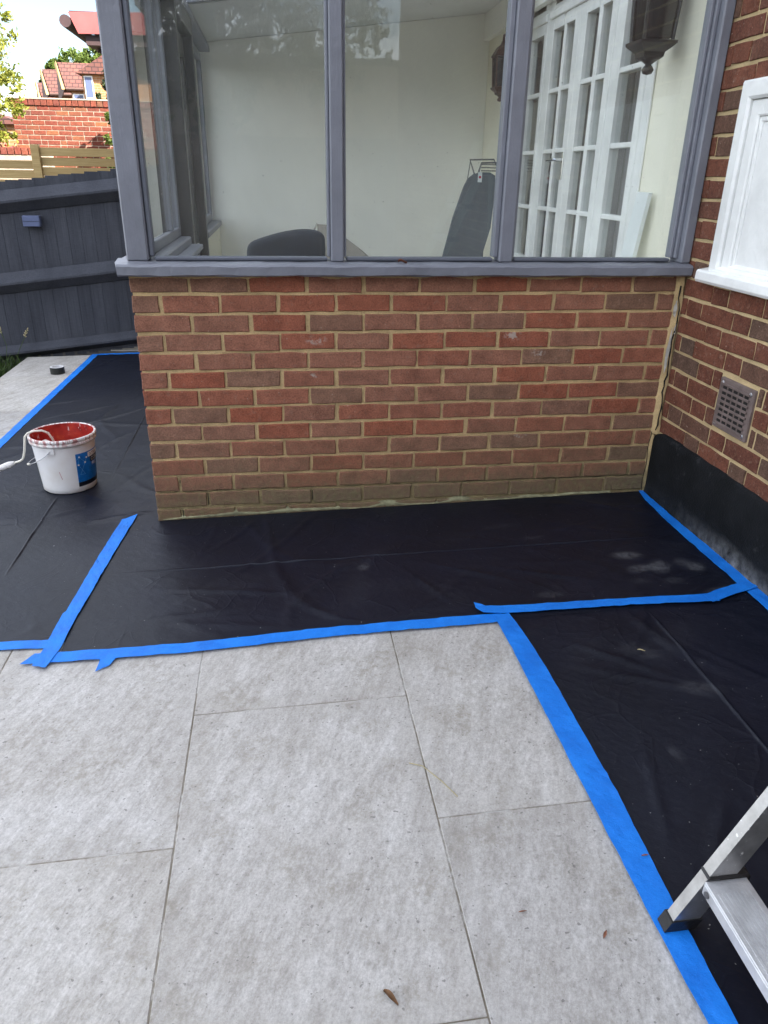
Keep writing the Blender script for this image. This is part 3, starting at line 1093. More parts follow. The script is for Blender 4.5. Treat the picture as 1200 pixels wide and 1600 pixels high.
# ---- left side: window, door, window
sx0, sx1 = 0.025, 0.062
def side_frame(y0, y1, z0, z1, t=0.05, mat='frame', name='window_frame', bars=()):
    mb = MB()
    mb.box(sx0, sx1, y0, y0 + t, z0, z1, 0.004).box(sx0, sx1, y1 - t, y1, z0, z1, 0.004)
    mb.box(sx0, sx1, y0 + t + .0005, y1 - t - .0005, z0, z0 + t, 0.004).box(sx0, sx1, y0 + t + .0005, y1 - t - .0005, z1 - t, z1, 0.004)
    for yb in bars:
        mb.box(sx0, sx1, yb - 0.022, yb + 0.022, z0 + t + .0005, z1 - t - .0005, 0.004)
    f = part(name, mb, M[mat], room)
    part('window_pane', MB().box(0.042, 0.046, y0 + t - .01, y1 - t + .01, z0 + t - .01, z1 - t + .01), M['glass'], f)
    return f


side_frame(0.095, 1.255, 1.0785, 2.18, 0.045, bars=(0.95,))
side_frame(2.165, 3.44, 1.0405, 2.18, 0.055, bars=(2.82,))
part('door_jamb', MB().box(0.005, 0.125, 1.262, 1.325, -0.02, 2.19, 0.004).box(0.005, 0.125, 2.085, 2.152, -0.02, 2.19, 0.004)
     .box(0.005, 0.125, 1.3255, 2.0845, 2.10, 2.19, 0.004), M['shaded_frame'], room)
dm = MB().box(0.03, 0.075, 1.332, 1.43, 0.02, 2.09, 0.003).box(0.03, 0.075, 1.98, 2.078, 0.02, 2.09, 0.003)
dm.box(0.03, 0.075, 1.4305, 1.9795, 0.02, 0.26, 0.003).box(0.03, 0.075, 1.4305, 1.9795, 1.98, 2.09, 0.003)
door = part('garden_door', dm, M['shaded_frame'], room)
part('door_pane', MB().box(0.05, 0.054, 1.42, 1.99, 0.25, 1.99), M['glass'], door)
part('door_edge_glint', MB().box(0.076, 0.084, 1.438, 1.462, 0.9, 1.98, 0.002), M['white'], door)  # white strip paints in the brightness along the door glass edge
part('door_handle', MB().tube([(0.076, 1.40, 1.02), (0.11, 1.40, 1.02), (0.12, 1.41, 1.02), (0.12, 1.50, 1.02)], 0.008, 8), M['chrome'], door)
part('side_header', MB().box(0.005, 0.13, 0.082, D, 2.192, roofz(0.0) - 0.012, 0.003), M['frame'], room)

# ---- back wall, floor, ceiling and roof
part('back_wall', MB().prism([(0.0, D + .002, -0.15), (W - 0.002, D + .002, -0.15), (W - 0.002, D + .002, roofz(W) - .003), (0.0, D + .002, roofz(0) - .003)], (0, 0.16, 0)), M['wall_white'], room)
part('inner_lining', MB().box(0.101, 0.113, 0.101, 1.255, 0.07, 1.030).box(0.101, 0.113, 2.165, D - 0.001, 0.07, 0.998)
     .box(0.1135, W - 0.05, 0.101, 0.113, 0.07, 1.028), M['wall_cream'], room)
part('room_floor', MB().box(0.007, W - 0.002, 0.101, D, -0.02, 0.07), M['room_floor'], room)


def sloped(x0, x1, y0, y1, d0, d1):
    return MB().prism([(x0, y0, roofz(x0) + d0), (x1, y0, roofz(x1) + d0), (x1, y0, roofz(x1) + d1), (x0, y0, roofz(x0) + d1)], (0, y1 - y0, 0))


RY = 2.14                                  # solid roof over the back; unseen glazed bays added in front for light
part('ceiling', sloped(0.0, W - .002, RY, D + 0.15, 0.0, 0.02), M['ceiling'], room)
part('roof', sloped(-0.18, W - .002, RY - 0.02, D + 0.28, 0.022, 0.11), M['fascia_dark'], room)
gb_ = MB()
for y in np.linspace(-0.12, RY - 0.065, 4):
    k = sloped(-0.16, W - .002, y, y + 0.045, 0.0, 0.07)
    gb_.add(k.v, k.f)
k = sloped(-0.16, -0.10, -0.07, RY - 0.07, 0.0, 0.07)
part('added_rafter', gb_, M['frame'], room)
ysr = np.linspace(-0.12, RY - 0.065, 4)
for i in range(3):
    part('added_roof_pane', sloped(-0.16, W - .004, ysr[i] + 0.046, ysr[i + 1] - 0.001, 0.045, 0.051), M['glass'], room)
part('wall_plate', MB().box(W - 0.05, W - 0.006, 0.12, D - 0.001, 2.335, roofz(W - 0.05) - 0.002, 0.003), M['wall_white'], room)

# ================================================================== HOUSE (right)
house = empty('house', (W + 0.4, 0, 0), 'dark red brick house with white painted window and black plinth', 'house')
HX = W + 0.0062
YW0, YW1, ZW0, ZW1 = -1.14, -0.213, 1.030, 1.712    # white window outline
DY0, DY1, DZ0, DZ1 = 0.60, 2.52, 0.10, 2.50         # french door opening
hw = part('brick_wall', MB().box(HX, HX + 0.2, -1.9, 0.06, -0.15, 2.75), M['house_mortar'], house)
up = MB().box(HX - 0.003, HX + 0.2, -8.05, -1.9, -0.15, 4.5).box(HX - 0.003, HX + 0.2, -1.9, 3.9, 2.76, 4.5)
up.box(HX, HX + 0.2, D + 0.17, 3.9, -0.15, 2.76).box(HX + 0.2, 9.0, -8.05, -7.85, -0.15, 4.5).box(HX + 0.2, 9.0, 3.7, 3.9, -0.15, 4.5)
part('upper_wall', up, M['brick_far'], house)
inw = MB().box(W, HX + 0.2, 0.0615, DY0, -0.1, 2.755).box(W, HX + 0.2, DY1, D + 0.165, -0.1, 2.755).box(W, HX + 0.2, DY0 + .0005, DY1 - .0005, DZ1, 2.755)
part('painted_wall', inw, M['wall_cream'], house)
rf = MB().prism([(W - 0.3, -8.3, 4.45), (5.6, -8.3, 6.5), (9.4, -8.3, 4.45)], (0, 12.4, 0))
part('roof', rf, M['tiles'], house)
part('chimney', MB().box(5.2, 6.0, -2.0, -1.1, 6.0, 7.7), M['brick_far'], house)

ZR, YB = 0.9835, -0.1734
VY0, VY1, VZ0, VZ1 = -0.636, -0.414, 0.512, 0.706   # air vent


def subtract(seg, cut):
    a0, b0 = seg
    out = []
    if cut[1] <= a0 or cut[0] >= b0:
        return [seg]
    if cut[0] - a0 > 0.018:
        out.append((a0, cut[0]))
    if b0 - cut[1] > 0.018:
        out.append((cut[1], b0))
    return out


for k in range(-20, 9):
    z = ZR - 0.075 * k
    if z < 0.355 or z > 2.70:
        continue
    segs = []
    for n in range(-1, 6):
        if k % 2:      # stretcher starts at YB
            s = YB - 0.3375 * n
            segs += [(s - 0.225 + 0.005, s - 0.005), (s - 0.3375 + 0.005, s - 0.225 - 0.005)]
        else:
            s = YB - 0.05625 - 0.3375 * n
            segs += [(s - 0.1125 + 0.005, s - 0.005), (s - 0.3375 + 0.005, s - 0.1125 - 0.005)]
    for sg in segs:
        lst = [(max(sg[0], -1.88), min(sg[1], 0.03 if z > 1.05 else -0.018))]
        if lst[0][1] - lst[0][0] < 0.02:
            continue
        if ZW0 - 0.02 < z < ZW1 + 0.006:
            lst = [t for q in lst for t in subtract(q, (YW0 - 0.006, YW1 + 0.006 if z > 1.09 else YW1 + 0.05))]
        if VZ0 - 0.03 < z < VZ1 + 0.03:
            lst = [t for q in lst for t in subtract(q, (VY0 - 0.012, VY1 + 0.012))]
        for y0, y1 in lst:
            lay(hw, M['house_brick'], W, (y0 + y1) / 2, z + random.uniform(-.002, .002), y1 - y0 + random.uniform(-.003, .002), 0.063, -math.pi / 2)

# plinth: black render with a rounded top edge
pl = MB()
ys = np.linspace(-0.012, -8.0, 130)
vs, fs = [], []
prof = [(W + 0.003, 0.362), (W - 0.006, 0.360), (W - 0.013, 0.351), (W - 0.017, 0.33), (W - 0.018, 0.2), (W - 0.017, 0.10), (W - 0.020, 0.045)]
for i, y in enumerate(ys):
    for x, z in prof:
        vs.append((x + random.uniform(-.0015, .0015), y, z + random.uniform(-.003, .003) - (0.02 * max(0, 1 - abs(y + 0.012) / 0.07) if z > 0.3 else 0)))
k_ = len(prof)
for i in range(len(ys) - 1):
    for j in range(k_ - 1):
        a0 = i * k_ + j
        fs.append((a0, a0 + k_, a0 + k_ + 1, a0 + 1))
pl.add(vs, fs)
part('plinth', pl, M['plinth'], house, smooth=True)

# air vent: square terracotta plate with rows of dark patches painting in the slot shade
vp = MB().box(W - 0.006, W + 0.01, VY0, VY1, VZ0, VZ1, 0.003)
vent = part('air_vent', vp, M['vent'], house)
fr = MB()
for zz in np.linspace(VZ0 + 0.022, VZ1 - 0.022, 8):          # raised ribs
    fr.box(W - 0.0125, W - 0.0062, VY0 + 0.018, VY1 - 0.018, zz - 0.0045, zz + 0.0045, 0.001)
part('vent_rib', fr, M['vent'], vent)
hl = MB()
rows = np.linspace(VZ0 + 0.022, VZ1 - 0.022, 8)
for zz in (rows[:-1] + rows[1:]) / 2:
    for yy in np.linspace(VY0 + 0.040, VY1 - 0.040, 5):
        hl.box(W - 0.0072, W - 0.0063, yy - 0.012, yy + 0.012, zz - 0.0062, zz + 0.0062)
part('vent_slot_patch', hl, M['slot_shade'], vent)
for yy, zz in ((VY0 + .02, VZ0 + .018), (VY1 - .02, VZ0 + .018), (VY0 + .02, VZ1 - .018), (VY1 - .02, VZ1 - .018)):
    sc_ = MB().tube([(W - 0.0063, yy, zz), (W - 0.0095, yy, zz)], [0.008, 0.006], 10)
    part('screw', sc_, M['wire'], vent)

# white window: projecting sill, moulded surround, inner sash and white panel
def ring(mb, xa, xb, y0, y1, z0, z1, t, bev=0.006):
    """a mitred frame lying in a wall that faces -x"""
    def loop(x, g):
        return [(x, y0 + g, z0 + g), (x, y1 - g, z0 + g), (x, y1 - g, z1 - g), (x, y0 + g, z1 - g)]
    vs = loop(xb, 0) + loop(xa + bev, 0) + loop(xa, bev) + loop(xa, t - bev) + loop(xa + bev, t) + loop(xb, t)
    fs = [(4 * l + k, 4 * l + (k + 1) % 4, 4 * l + 4 + (k + 1) % 4, 4 * l + 4 + k) for l in range(5) for k in range(4)]
    return mb.add(vs, fs)


t = 0.062
wf = ring(MB(), W - 0.030, W + 0.008, YW0, YW1, ZW0 + 0.0, ZW1, t, 0.009)
win = part('window', wf, M['white'], house)
t2, i0 = 0.052, t + 0.003
part('sash', ring(ring(MB(), W - 0.016, W + 0.008, YW0 + i0, YW1 - i0, ZW0 + 0.02, ZW1 - i0, t2, 0.005), W - 0.009, W + 0.008, YW0 + i0 + t2 + .001, YW1 - i0 - t2 - .001, ZW0 + 0.06, ZW1 - i0 - t2 - .001, 0.018, 0.004), M['white'], win)
i0 += 0.019
part('blind_panel', MB().box(W - 0.003, W + 0.008, YW0 + i0 + t2 + .001, YW1 - i0 - t2 - .001, ZW0 + 0.055, ZW1 - i0 - t2 - .001), M['white'], win)
ws = MB()
prof = [(W + 0.008, ZW0 - 0.002), (W - 0.046, ZW0 - 0.002), (W - 0.052, ZW0 + 0.008), (W - 0.050, ZW0 + 0.036), (W - 0.044, ZW0 + 0.043), (W + 0.008, ZW0 + 0.0515)]
ws.prism([(x, YW1 + 0.040, z) for x, z in prof], (0, YW0 - YW1 - 0.08, 0))
part('sill', ws, M['white'], win)

# french doors with glazing bars, side lights and transom lights
ZB = [0.233, 0.560, 0.887, 1.213, 1.540, 1.868, 2.185]
fx0, fx1 = W - 0.004, W + 0.07


def glazed(name, cols, y0, y1, z0, z1, zb, parent, handle=None, xa=fx0, xb=fx1 - 0.02):
    """a white timber light: outer members, bars, panes as sub-parts"""
    mb = MB()
    ys = [y0] + [v for c in cols for v in c] + [y1]
    for i in range(0, len(ys), 2):
        t_ = 0.0 if i in (0, len(ys) - 2) else 0.006
        mb.box(xa + t_, xb, ys[i], ys[i + 1], z0, z1, 0.003)
    bw = 0.012
    for c0, c1 in cols:
        mb.box(xa, xb, c0 + .0005, c1 - .0005, z0, zb[0] - bw, 0.002)
        mb.box(xa, xb, c0 + .0005, c1 - .0005, zb[-1] + bw * 0, z1, 0.002)
        for z in zb[1:-1]:
            mb.box(xa + 0.004, xb, c0 + .0005, c1 - .0005, z - bw, z + bw, 0.003)
    f = part(name, mb, M['white'], parent)
    zb2 = list(zb)
    for c0, c1 in cols:
        for a_, b_ in zip(zb2[:-1], zb2[1:]):
            part('door_pane', MB().box(xa + 0.022, xa + 0.026, c0 - .003, c1 + .003, a_, b_), M['glass'], f)
    if handle:
        h = MB().box(xa - 0.006, xa - 0.0005, handle - 0.015, handle + 0.015, 1.38, 1.53, 0.002)
        h.tube([(xa - 0.006, handle, 1.488), (xa - 0.045, handle, 1.488), (xa - 0.052, handle + 0.012, 1.488), (xa - 0.052, handle + 0.13, 1.486)], 0.008, 8)
        part('door_handle', h, M['chrome'], f)
    return f


fm = MB()
for y0, y1 in ((0.605, 0.632), (0.985, 1.045), (2.02, 2.08), (2.488, 2.515)):
    fm.box(fx0 + 0.004, fx1, y0, y1, 0.10, 2.495, 0.004)
fm.box(fx0 - 0.012, fx1, 0.6325, 0.9845, 2.245, 2.285, 0.004).box(fx0 - 0.012, fx1, 1.0455, 2.0195, 2.245, 2.285, 0.004).box(fx0 - 0.012, fx1, 2.0805, 2.4875, 2.245, 2.285, 0.004)
part('door_surround', fm, M['white'], house)
glazed('side_light', [(0.69, 0.935)], 0.6325, 0.9845, 0.10, 2.2445, ZB, house)
glazed('french_door', [(1.112, 1.242), (1.289, 1.440)], 1.0455, 1.5295, 0.10, 2.2445, ZB, house)
glazed('french_door', [(1.612, 1.757), (1.797, 1.958)], 1.5305, 2.0195, 0.10, 2.2445, ZB, house, handle=1.578)
glazed('side_light', [(2.130, 2.38)], 2.0805, 2.4875, 0.10, 2.2445, ZB, house)
for y0, y1 in ((0.6325, 0.9845), (1.0455, 1.5295), (1.5305, 2.0195), (2.0805, 2.4875)):
    glazed('transom_light', [(y0 + 0.055, y1 - 0.055)], y0, y1, 2.2855, 2.4945, [2.325, 2.46], house)
part('architrave', MB().box(W - 0.012, W - 0.0005, 0.53, 0.598, 0.075, 2.30, 0.004).box(W - 0.012, W - 0.0005, 2.522, 2.59, 0.075, 2.30, 0.004), M['white'], house)
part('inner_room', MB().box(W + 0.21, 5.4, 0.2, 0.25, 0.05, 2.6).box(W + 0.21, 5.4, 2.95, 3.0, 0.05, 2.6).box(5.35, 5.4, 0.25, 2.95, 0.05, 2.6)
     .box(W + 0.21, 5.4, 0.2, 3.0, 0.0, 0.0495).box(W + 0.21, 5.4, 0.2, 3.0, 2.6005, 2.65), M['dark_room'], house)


def curtain(x, y0, y1, label):
    mb = MB()
    n = 40
    vs = []
    for i in range(n):
        t_ = i / (n - 1)
        y = y0 + (y1 - y0) * t_
        dx = 0.022 * math.sin(t_ * 22) + 0.008 * math.sin(t_ * 51)
        vs += [(x + dx, y, 0.09), (x + dx, y, 2.5)]
    for i in range(n):
        t_ = i / (n - 1)
        y = y0 + (y1 - y0) * t_
        dx = 0.022 * math.sin(t_ * 22) + 0.008 * math.sin(t_ * 51) + 0.004
        vs += [(x + dx, y, 0.09), (x + dx, y, 2.5)]
    fs = [(2 * i, 2 * i + 2, 2 * i + 3, 2 * i + 1) for i in range(n - 1)] + [(2 * (n + i), 2 * (n + i) + 1, 2 * (n + i) + 3, 2 * (n + i) + 2) for i in range(n - 1)]
    o = part('curtain', mb.add(vs, fs), M['curtain'], smooth=True)
    return tag(o, label, 'curtain', 'curtains behind the french doors')


curtain(W + 0.13, 0.86, 1.00, 'grey curtain behind the side light beside the lantern')
curtain(W + 0.13, 1.10, 1.22, 'grey curtain gathered behind the nearer french door leaf')

# ================================================================== SHEETS on the ground
def sheet(name, x0, x1, y0, y1, step, dz, folds, dust, label, amp=0.0035, seed=1, mask=None, wr=()):
    """a plastic sheet lying on the paving, with crinkles, fold lines and dusty marks"""
    nx, ny = int((x1 - x0) / step) + 1, int((y1 - y0) / step) + 1
    gx, gy = np.linspace(x0, x1, nx), np.linspace(y0, y1, ny)
    for (px, py), (qx, qy), hgt, wdt in folds:          # finer mesh along the straight folds
        ex = np.array([-.012, -.007, -.0045, -.0025, 0, .0025, .0045, .007, .012])
        if px == qx:
            gx = np.unique(np.concatenate([gx[np.abs(gx - px) > .014], px + ex]))
        elif py == qy:
            gy = np.unique(np.concatenate([gy[np.abs(gy - py) > .014], py + ex]))
    nx, ny = len(gx), len(gy)
    X, Y = np.meshgrid(gx, gy, indexing='ij')
    Z = np.full_like(X, dz)
    for sc_, a_ in ((2.3, 1.0), (5.1, 0.7), (11.0, 0.35)):
        Z += amp * a_ * np.clip(vnoise(X * sc_ + Y * sc_ * 0.4 + 7, Y * sc_ * 0.7 - X * sc_ * .2 + 3, seed) - 0.35, 0, 1)
    # crinkle ridges: thin lines where a warped wave crosses zero
    for ang, fr_, a_, wdt in ((0.4, 2.1, 0.006, 0.05), (-0.7, 2.7, 0.0045, 0.05), (1.3, 1.7, 0.0045, 0.05)):
        u = X * math.cos(ang) + Y * math.sin(ang)
        ph = u * fr_ + 1.6 * vnoise(X * 1.4 + seed, Y * 1.4, seed + 5)
        d = np.abs(ph - np.round(ph))
        Z += a_ * np.exp(-(d / wdt) ** 2) * np.clip(vnoise(X * 1.9 + 4, Y * 1.9 + seed, seed + 9) * 2.2 - 0.75, 0, 1)
    for (px, py), (qx, qy), hgt, wdt in folds:
        dx, dy = qx - px, qy - py
        L_ = math.hypot(dx, dy)
        tt = ((X - px) * dx + (Y - py) * dy) / (L_ * L_)
        wob = 0.0008 * np.sin(tt * 17 + seed) if (px == qx or py == qy) else 0.006 * np.sin(tt * 17 + seed) + 0.004 * np.sin(tt * 39)
        dd = ((X - px) * -dy + (Y - py) * dx) / L_ + wob
        m_ = np.clip(tt * 12, 0, 1) * np.clip((1 - tt) * 12, 0, 1)
        Z += hgt * np.exp(-(dd / wdt) ** 2) * m_ * (0.6 + 0.8 * vnoise(tt * 9, tt * 0 + 2, seed + 3))
    for (cx, cy, ln, ang, hgt) in wr:
        u = (X - cx) * math.cos(ang) + (Y - cy) * math.sin(ang)
        v = -(X - cx) * math.sin(ang) + (Y - cy) * math.cos(ang)
        Z += hgt * np.exp(-(v / 0.011) ** 2) * np.exp(-(u / ln) ** 2)
    edge = np.minimum(np.minimum(X - x0, x1 - X), np.minimum(Y - y0, y1 - Y))
    Z = dz + (Z - dz) * np.clip(edge / 0.10, 0.0, 1) ** 1.4
    DU = np.zeros_like(X)
    for cx, cy, r1, r2, ang, val in dust:
        u = (X - cx) * math.cos(ang) + (Y - cy) * math.sin(ang)
        v = -(X - cx) * math.sin(ang) + (Y - cy) * math.cos(ang)
        DU += val * np.exp(-((u / r1) ** 2 + (v / r2) ** 2) ** 2)
    # shoe prints: rows of bars inside a sole outline
    pr_ = random.Random(seed)
    for _ in range(9):
        cx, cy, ang = pr_.uniform(x0 + .1, x1 - .1), pr_.uniform(y0 + .1, y1 - .1), pr_.uniform(-1.2, 1.2)
        u = (X - cx) * math.cos(ang) + (Y - cy) * math.sin(ang)
        v = -(X - cx) * math.sin(ang) + (Y - cy) * math.cos(ang)
        DU += 0.10 * (np.sin(u * 190 + 4 * np.abs(v) * 30) > 0.1) * np.exp(-((u / 0.12) ** 2 + (v / 0.042) ** 2) ** 2)
    V = np.stack([X, Y, Z + gz(X)], -1).reshape(-1, 3)
    I = np.arange(nx * ny).reshape(nx, ny)
    F = np.stack([I[:-1, :-1], I[1:, :-1], I[1:, 1:], I[:-1, 1:]], -1).reshape(-1, 4)
    if mask is not None:
        cxm, cym = V[F].mean(1)[:, 0], V[F].mean(1)[:, 1]
        F = F[mask(cxm, cym)]
    loc = ((x0 + x1) / 2, (y0 + y1) / 2, gz((x0 + x1) / 2) + dz)
    me = bpy.data.meshes.new(name)
    me.from_pydata((V - np.array(loc)).tolist(), [], F.tolist())
    me.polygons.foreach_set('use_smooth', [True] * len(me.polygons))
    at = me.attributes.new('dust', 'FLOAT', 'POINT')
    at.data.foreach_set('value', DU.reshape(-1).astype(np.float32))
    me.update()
    o = link(name, me, M['sheet'], loc)
    return tag(o, label, 'protective sheet', 'black protective sheets on the patio')


sheet('plastic_sheet', -1.02, -0.003, -0.90, 3.43, 0.0125, 0.003,
      [((-0.505, 0.33), (-0.505, -0.42), 0.006, 0.0042), ((-0.30, 3.3), (-0.30, 0.5), 0.004, 0.0045), ((-0.30, 0.02), (-0.01, 0.10), 0.010, 0.014)],
      [(-0.62, -0.12, .10, .05, .5, .10), (-0.36, 0.12, .12, .05, 1, .10), (-0.7, -0.72, .05, .03, .3, .25), (-0.30, -0.25, .2, .1, .4, .05)],
      'black sheet under the paint bucket and tape roll side of the room', 0.004, 11,
      mask=lambda x, y: (x < -0.13) | (y > -0.02), wr=((-0.42, 0.14, 0.10, 0.5, 0.006), (-0.70, 0.02, 0.12, 0.2, 0.005), (-0.33, 0.30, 0.1, -0.7, 0.005)))
sheet('plastic_sheet', -0.17, 2.222, -0.975, -0.004, 0.0115, 0.005,
      [((-0.14, -0.465), (2.15, -0.465), 0.0035, 0.0042)],
      [(1.866, -.605, .055, .03, .0, 1.0), (1.874, -.71, .05, .026, .2, .75), (1.952, -.708, .045, .036, .9, 1.0), (2.052, -.686, .035, .028, .4, .4),
       (2.084, -.727, .035, .032, .4, .9), (1.831, -.801, .04, .018, 0, .25), (1.954, -.814, .035, .022, 0, .35), (1.474, -.846, .05, .02, 0, .3),
       (2.088, -.895, .06, .012, .2, .4), (0.84, -0.545, .03, .02, 1.0, .55), (0.80, -.70, .12, .05, 1.4, .08), (0.35, -.62, .14, .06, .5, .07),
       (1.55, -.40, .05, .010, .1, .35), (1.45, -.28, .08, .02, .2, .15)],
      'black sheet along the foot of the red brick dwarf wall', 0.0035, 23,
      wr=((1.25, -.66, .18, -.55, .006), (1.05, -.72, .14, -1.1, .005), (0.35, -.66, .2, -.2, .006), (1.5, -.70, .16, -.4, .006), (0.2, -.8, .15, .1, .005), (1.75, -.33, .12, .2, .004)))
sheet('plastic_sheet', 1.275, 2.222, -4.6, -0.955, 0.0115, 0.003,
      [((1.768, -0.98), (1.768, -2.9), 0.0045, 0.0042)],
      [(1.724, -1.413, .06, .03, -.3, .4), (1.632, -1.215, .06, .03, -.6, .3), (1.528, -1.653, .015, .03, .3, .3), (1.8, -1.15, .12, .05, .6, .07),
       (1.45, -1.2, .12, .05, 1.0, .06)],
      'black sheet beneath the aluminium stepladder', 0.004, 37,
      wr=((1.55, -1.24, .16, -.75, .006), (1.60, -1.36, .18, -.5, .006), (1.9, -1.35, .14, -1.0, .006), (1.42, -1.75, .14, 1.3, .005), (1.5, -1.9, .1, .9, .005)))

# ================================================================== TAPE
def tape(pts, label, width=0.05, dz=0.0125, ends=(0, 0), widths=None, seed=1, step=0.02, curl=0.0):
    """a strip of masking tape along a centreline; ends skews the torn ends"""
    r = random.Random(seed)
    P = [Vector((x, y)) for x, y in pts]
    Wd = widths or [width] * len(P)
    cl, cw = [], []
    for i in range(len(P) - 1):
        n = max(2, int((P[i + 1] - P[i]).length / step))
        for j in range(n):
            cl.append(P[i].lerp(P[i + 1], j / n))
            cw.append(Wd[i] + (Wd[i + 1] - Wd[i]) * j / n)
    cl.append(P[-1])
    cw.append(Wd[-1])
    n = len(cl)
    top, m = [], 5
    for i, p in enumerate(cl):
        d = (cl[min(i + 1, n - 1)] - cl[max(i - 1, 0)]).normalized()
        nr = Vector((-d.y, d.x))
        for j in range(m):
            s = (j / (m - 1) - 0.5)
            sk = 0.0
            if i == 0:
                sk = ends[0] * s + r.uniform(-.002, .002)
            if i == n - 1:
                sk = ends[1] * s + r.uniform(-.002, .002)
            q = p + nr * (s * cw[i] + (r.uniform(-.0006, .0006) if j in (0, m - 1) else 0)) + d * sk
            z = dz + r.uniform(-.0006, .0006) + 0.0012 * math.sin(i * 0.9 + seed) * math.sin(i * 0.23 + 2 * seed) + (r.random() < 0.06) * r.uniform(0, .003) * (abs(s) > 0.4) + (curl * max(0, 1 - i / 5) if curl else 0)
            top.append((q.x, q.y, gz(q.x) + z))
    vs = top + [(x, y, z - 0.0009) for x, y, z in top]
    T = n * m
    fs = []
    for i in range(n - 1):
        for j in range(m - 1):
            k = i * m + j
            fs.append((k, k + m, k + m + 1, k + 1))
            fs.append((T + k, T + k + 1, T + k + m + 1, T + k + m))
        for j, flip in ((0, 0), (m - 1, 1)):
            k = i * m + j
            q = (k, T + k, T + k + m, k + m)
            fs.append(q[::-1] if flip else q)
    for i in (0, n - 1):
        for j in range(m - 1):
            k = i * m + j
            fs.append((k, k + 1, T + k + 1, T + k) if i == 0 else (k + 1, k, T + k, T + k + 1))
    o = part('masking_tape', MB().add(vs, fs), M['tape'])
    return tag(o, label, 'tape', 'blue masking tape strips')


tape([(-0.985, 3.45), (-1.005, 2.4), (-1.025, 1.2), (-1.03, 0.2), (-1.03, -0.86)], 'long blue tape strip running past the tape roll to the dark fence', 0.052, 0.0065, seed=2)
tape([(-0.955, 3.425), (-0.5, 3.425), (-0.02, 3.425)], 'blue tape strip along the patio edge at the foot of the dark fence', 0.045, 0.0080, seed=3)
tape([(-1.05, -0.872), (-0.38, -0.896), (-0.185, -0.906)], 'short blue tape strip cut by the frame edge below the bucket', 0.046, 0.0068, seed=4)
tape([(-0.128, 0.042), (-0.158, -0.30), (-0.187, -0.727), (-0.192, -0.735), (-0.20, -0.95), (-0.214, -1.035)],
     'blue tape strip over the sheet seam by the wall corner', 0.052, 0.0115, (-0.055, 0.012), [0.055, 0.053, 0.048, 0.053, 0.052, 0.046], seed=5)
tape([(-0.262, -0.985), (-0.06, -0.991), (0.10, -0.994), (0.277, -0.993), (0.46, -0.983), (0.649, -0.972), (0.88, -0.969), (1.10, -0.969), (1.262, -0.968)],
     'long blue tape strip between the pale slabs and the sheet below the brick wall', 0.053, 0.0092, (0.03, 0.01), seed=6)
tape([(-0.012, -1.005), (-0.022, -1.066)], 'small torn tab of blue tape sticking out onto the slab', 0.062, 0.0072, (0.0, -0.035), [0.052, 0.030], seed=7)
tape([(1.262, -0.95), (1.274, -1.1), (1.279, -1.3), (1.283, -1.76), (1.279, -2.08), (1.281, -2.3), (1.28, -3.0), (1.28, -4.0)],
     'wide blue tape strip under the stepladder foot', 0.06, 0.0112, (0.0, 0.0), [0.056, 0.066, 0.073, 0.073, 0.060, 0.052, 0.052, 0.052], seed=8)
tape([(1.185, -0.893), (1.212, -0.921), (1.26, -0.927), (1.5, -0.934), (1.76, -0.941), (2.03, -0.957)],
     'blue tape strip joining two black sheets, with a curled torn end', 0.046, 0.0132, (-0.02, -0.02), [0.022, 0.042, 0.046, 0.044, 0.044, 0.05], seed=9, curl=0.006)
tape([(2.005, -0.962), (2.10, -0.928), (2.215, -0.892)], 'short slanting blue tape piece meeting the black plinth', 0.05, 0.0152, (0.015, 0.0), seed=10)
tape([(2.205, -0.01), (2.196, -0.12), (2.190, -0.35), (2.192, -0.6), (2.196, -0.9), (2.194, -1.4), (2.19, -3.0)],
     'long blue tape strip along the foot of the black plinth', 0.05, 0.0105, (0.0, 0.0), [0.020, 0.036, 0.048, 0.052, 0.054, 0.05, 0.05], seed=12)

# ================================================================== BUCKET and ROLLER
BC = (-0.478, 0.475)
bz = gz(BC[0]) + 0.007
bk = empty('paint_bucket', (BC[0], BC[1], bz), 'white plastic bucket smeared inside with red paint', 'bucket')
c3 = (BC[0], BC[1], bz)
H = 0.272
R0, R1 = 0.121, 0.142
prof = [(0.0, 0.001), (R0 - 0.006, 0.0), (R0, 0.006)] + [(R0 + (R1 - R0) * t, 0.006 + (H - 0.012) * t) for t in np.linspace(0.1, 0.86, 7)]
part('body', MB().lathe(prof + [(R1 - 0.001, H - 0.034)], c3, 64), M['bucket'], bk, smooth=True)
rim = [(R1 - 0.002, H - 0.036), (R1 + 0.006, H - 0.034), (R1 + 0.007, H - 0.020), (R1 + 0.003, H - 0.018), (R1 + 0.0085, H - 0.015), (R1 + 0.009, H - 0.004),
       (R1 + 0.006, H), (R1 + 0.001, H), (R1 - 0.002, H - 0.003)]
part('rim', MB().lathe(rim, c3, 64), M['bucket'], bk, smooth=True)
inn = [(R1 - 0.002, H - 0.003), (R1 - 0.006, H - 0.06), (R0 + 0.0015, 0.10)]
part('inner_wall', MB().lathe(inn, c3, 64), M['red'], bk, smooth=True)
vs = [(BC[0], BC[1], bz + 0.135)]
n = 48
for rr in (0.06, 0.1, 0.126):
    for k in range(n):
        t = 2 * math.pi * k / n
        vs.append((BC[0] + rr * math.cos(t), BC[1] + rr * math.sin(t), bz + 0.135 + 0.004 * math.sin(3 * t + rr * 40) * (rr < .12)))
fs = [(0, 1 + k, 1 + (k + 1) % n) for k in range(n)] + [(1 + j * n + k, 1 + (j + 1) * n + k, 1 + (j + 1) * n + (k + 1) % n, 1 + j * n + (k + 1) % n) for j in range(2) for k in range(n)]
part('paint', MB().add(vs, fs), M['red'], bk, smooth=True)


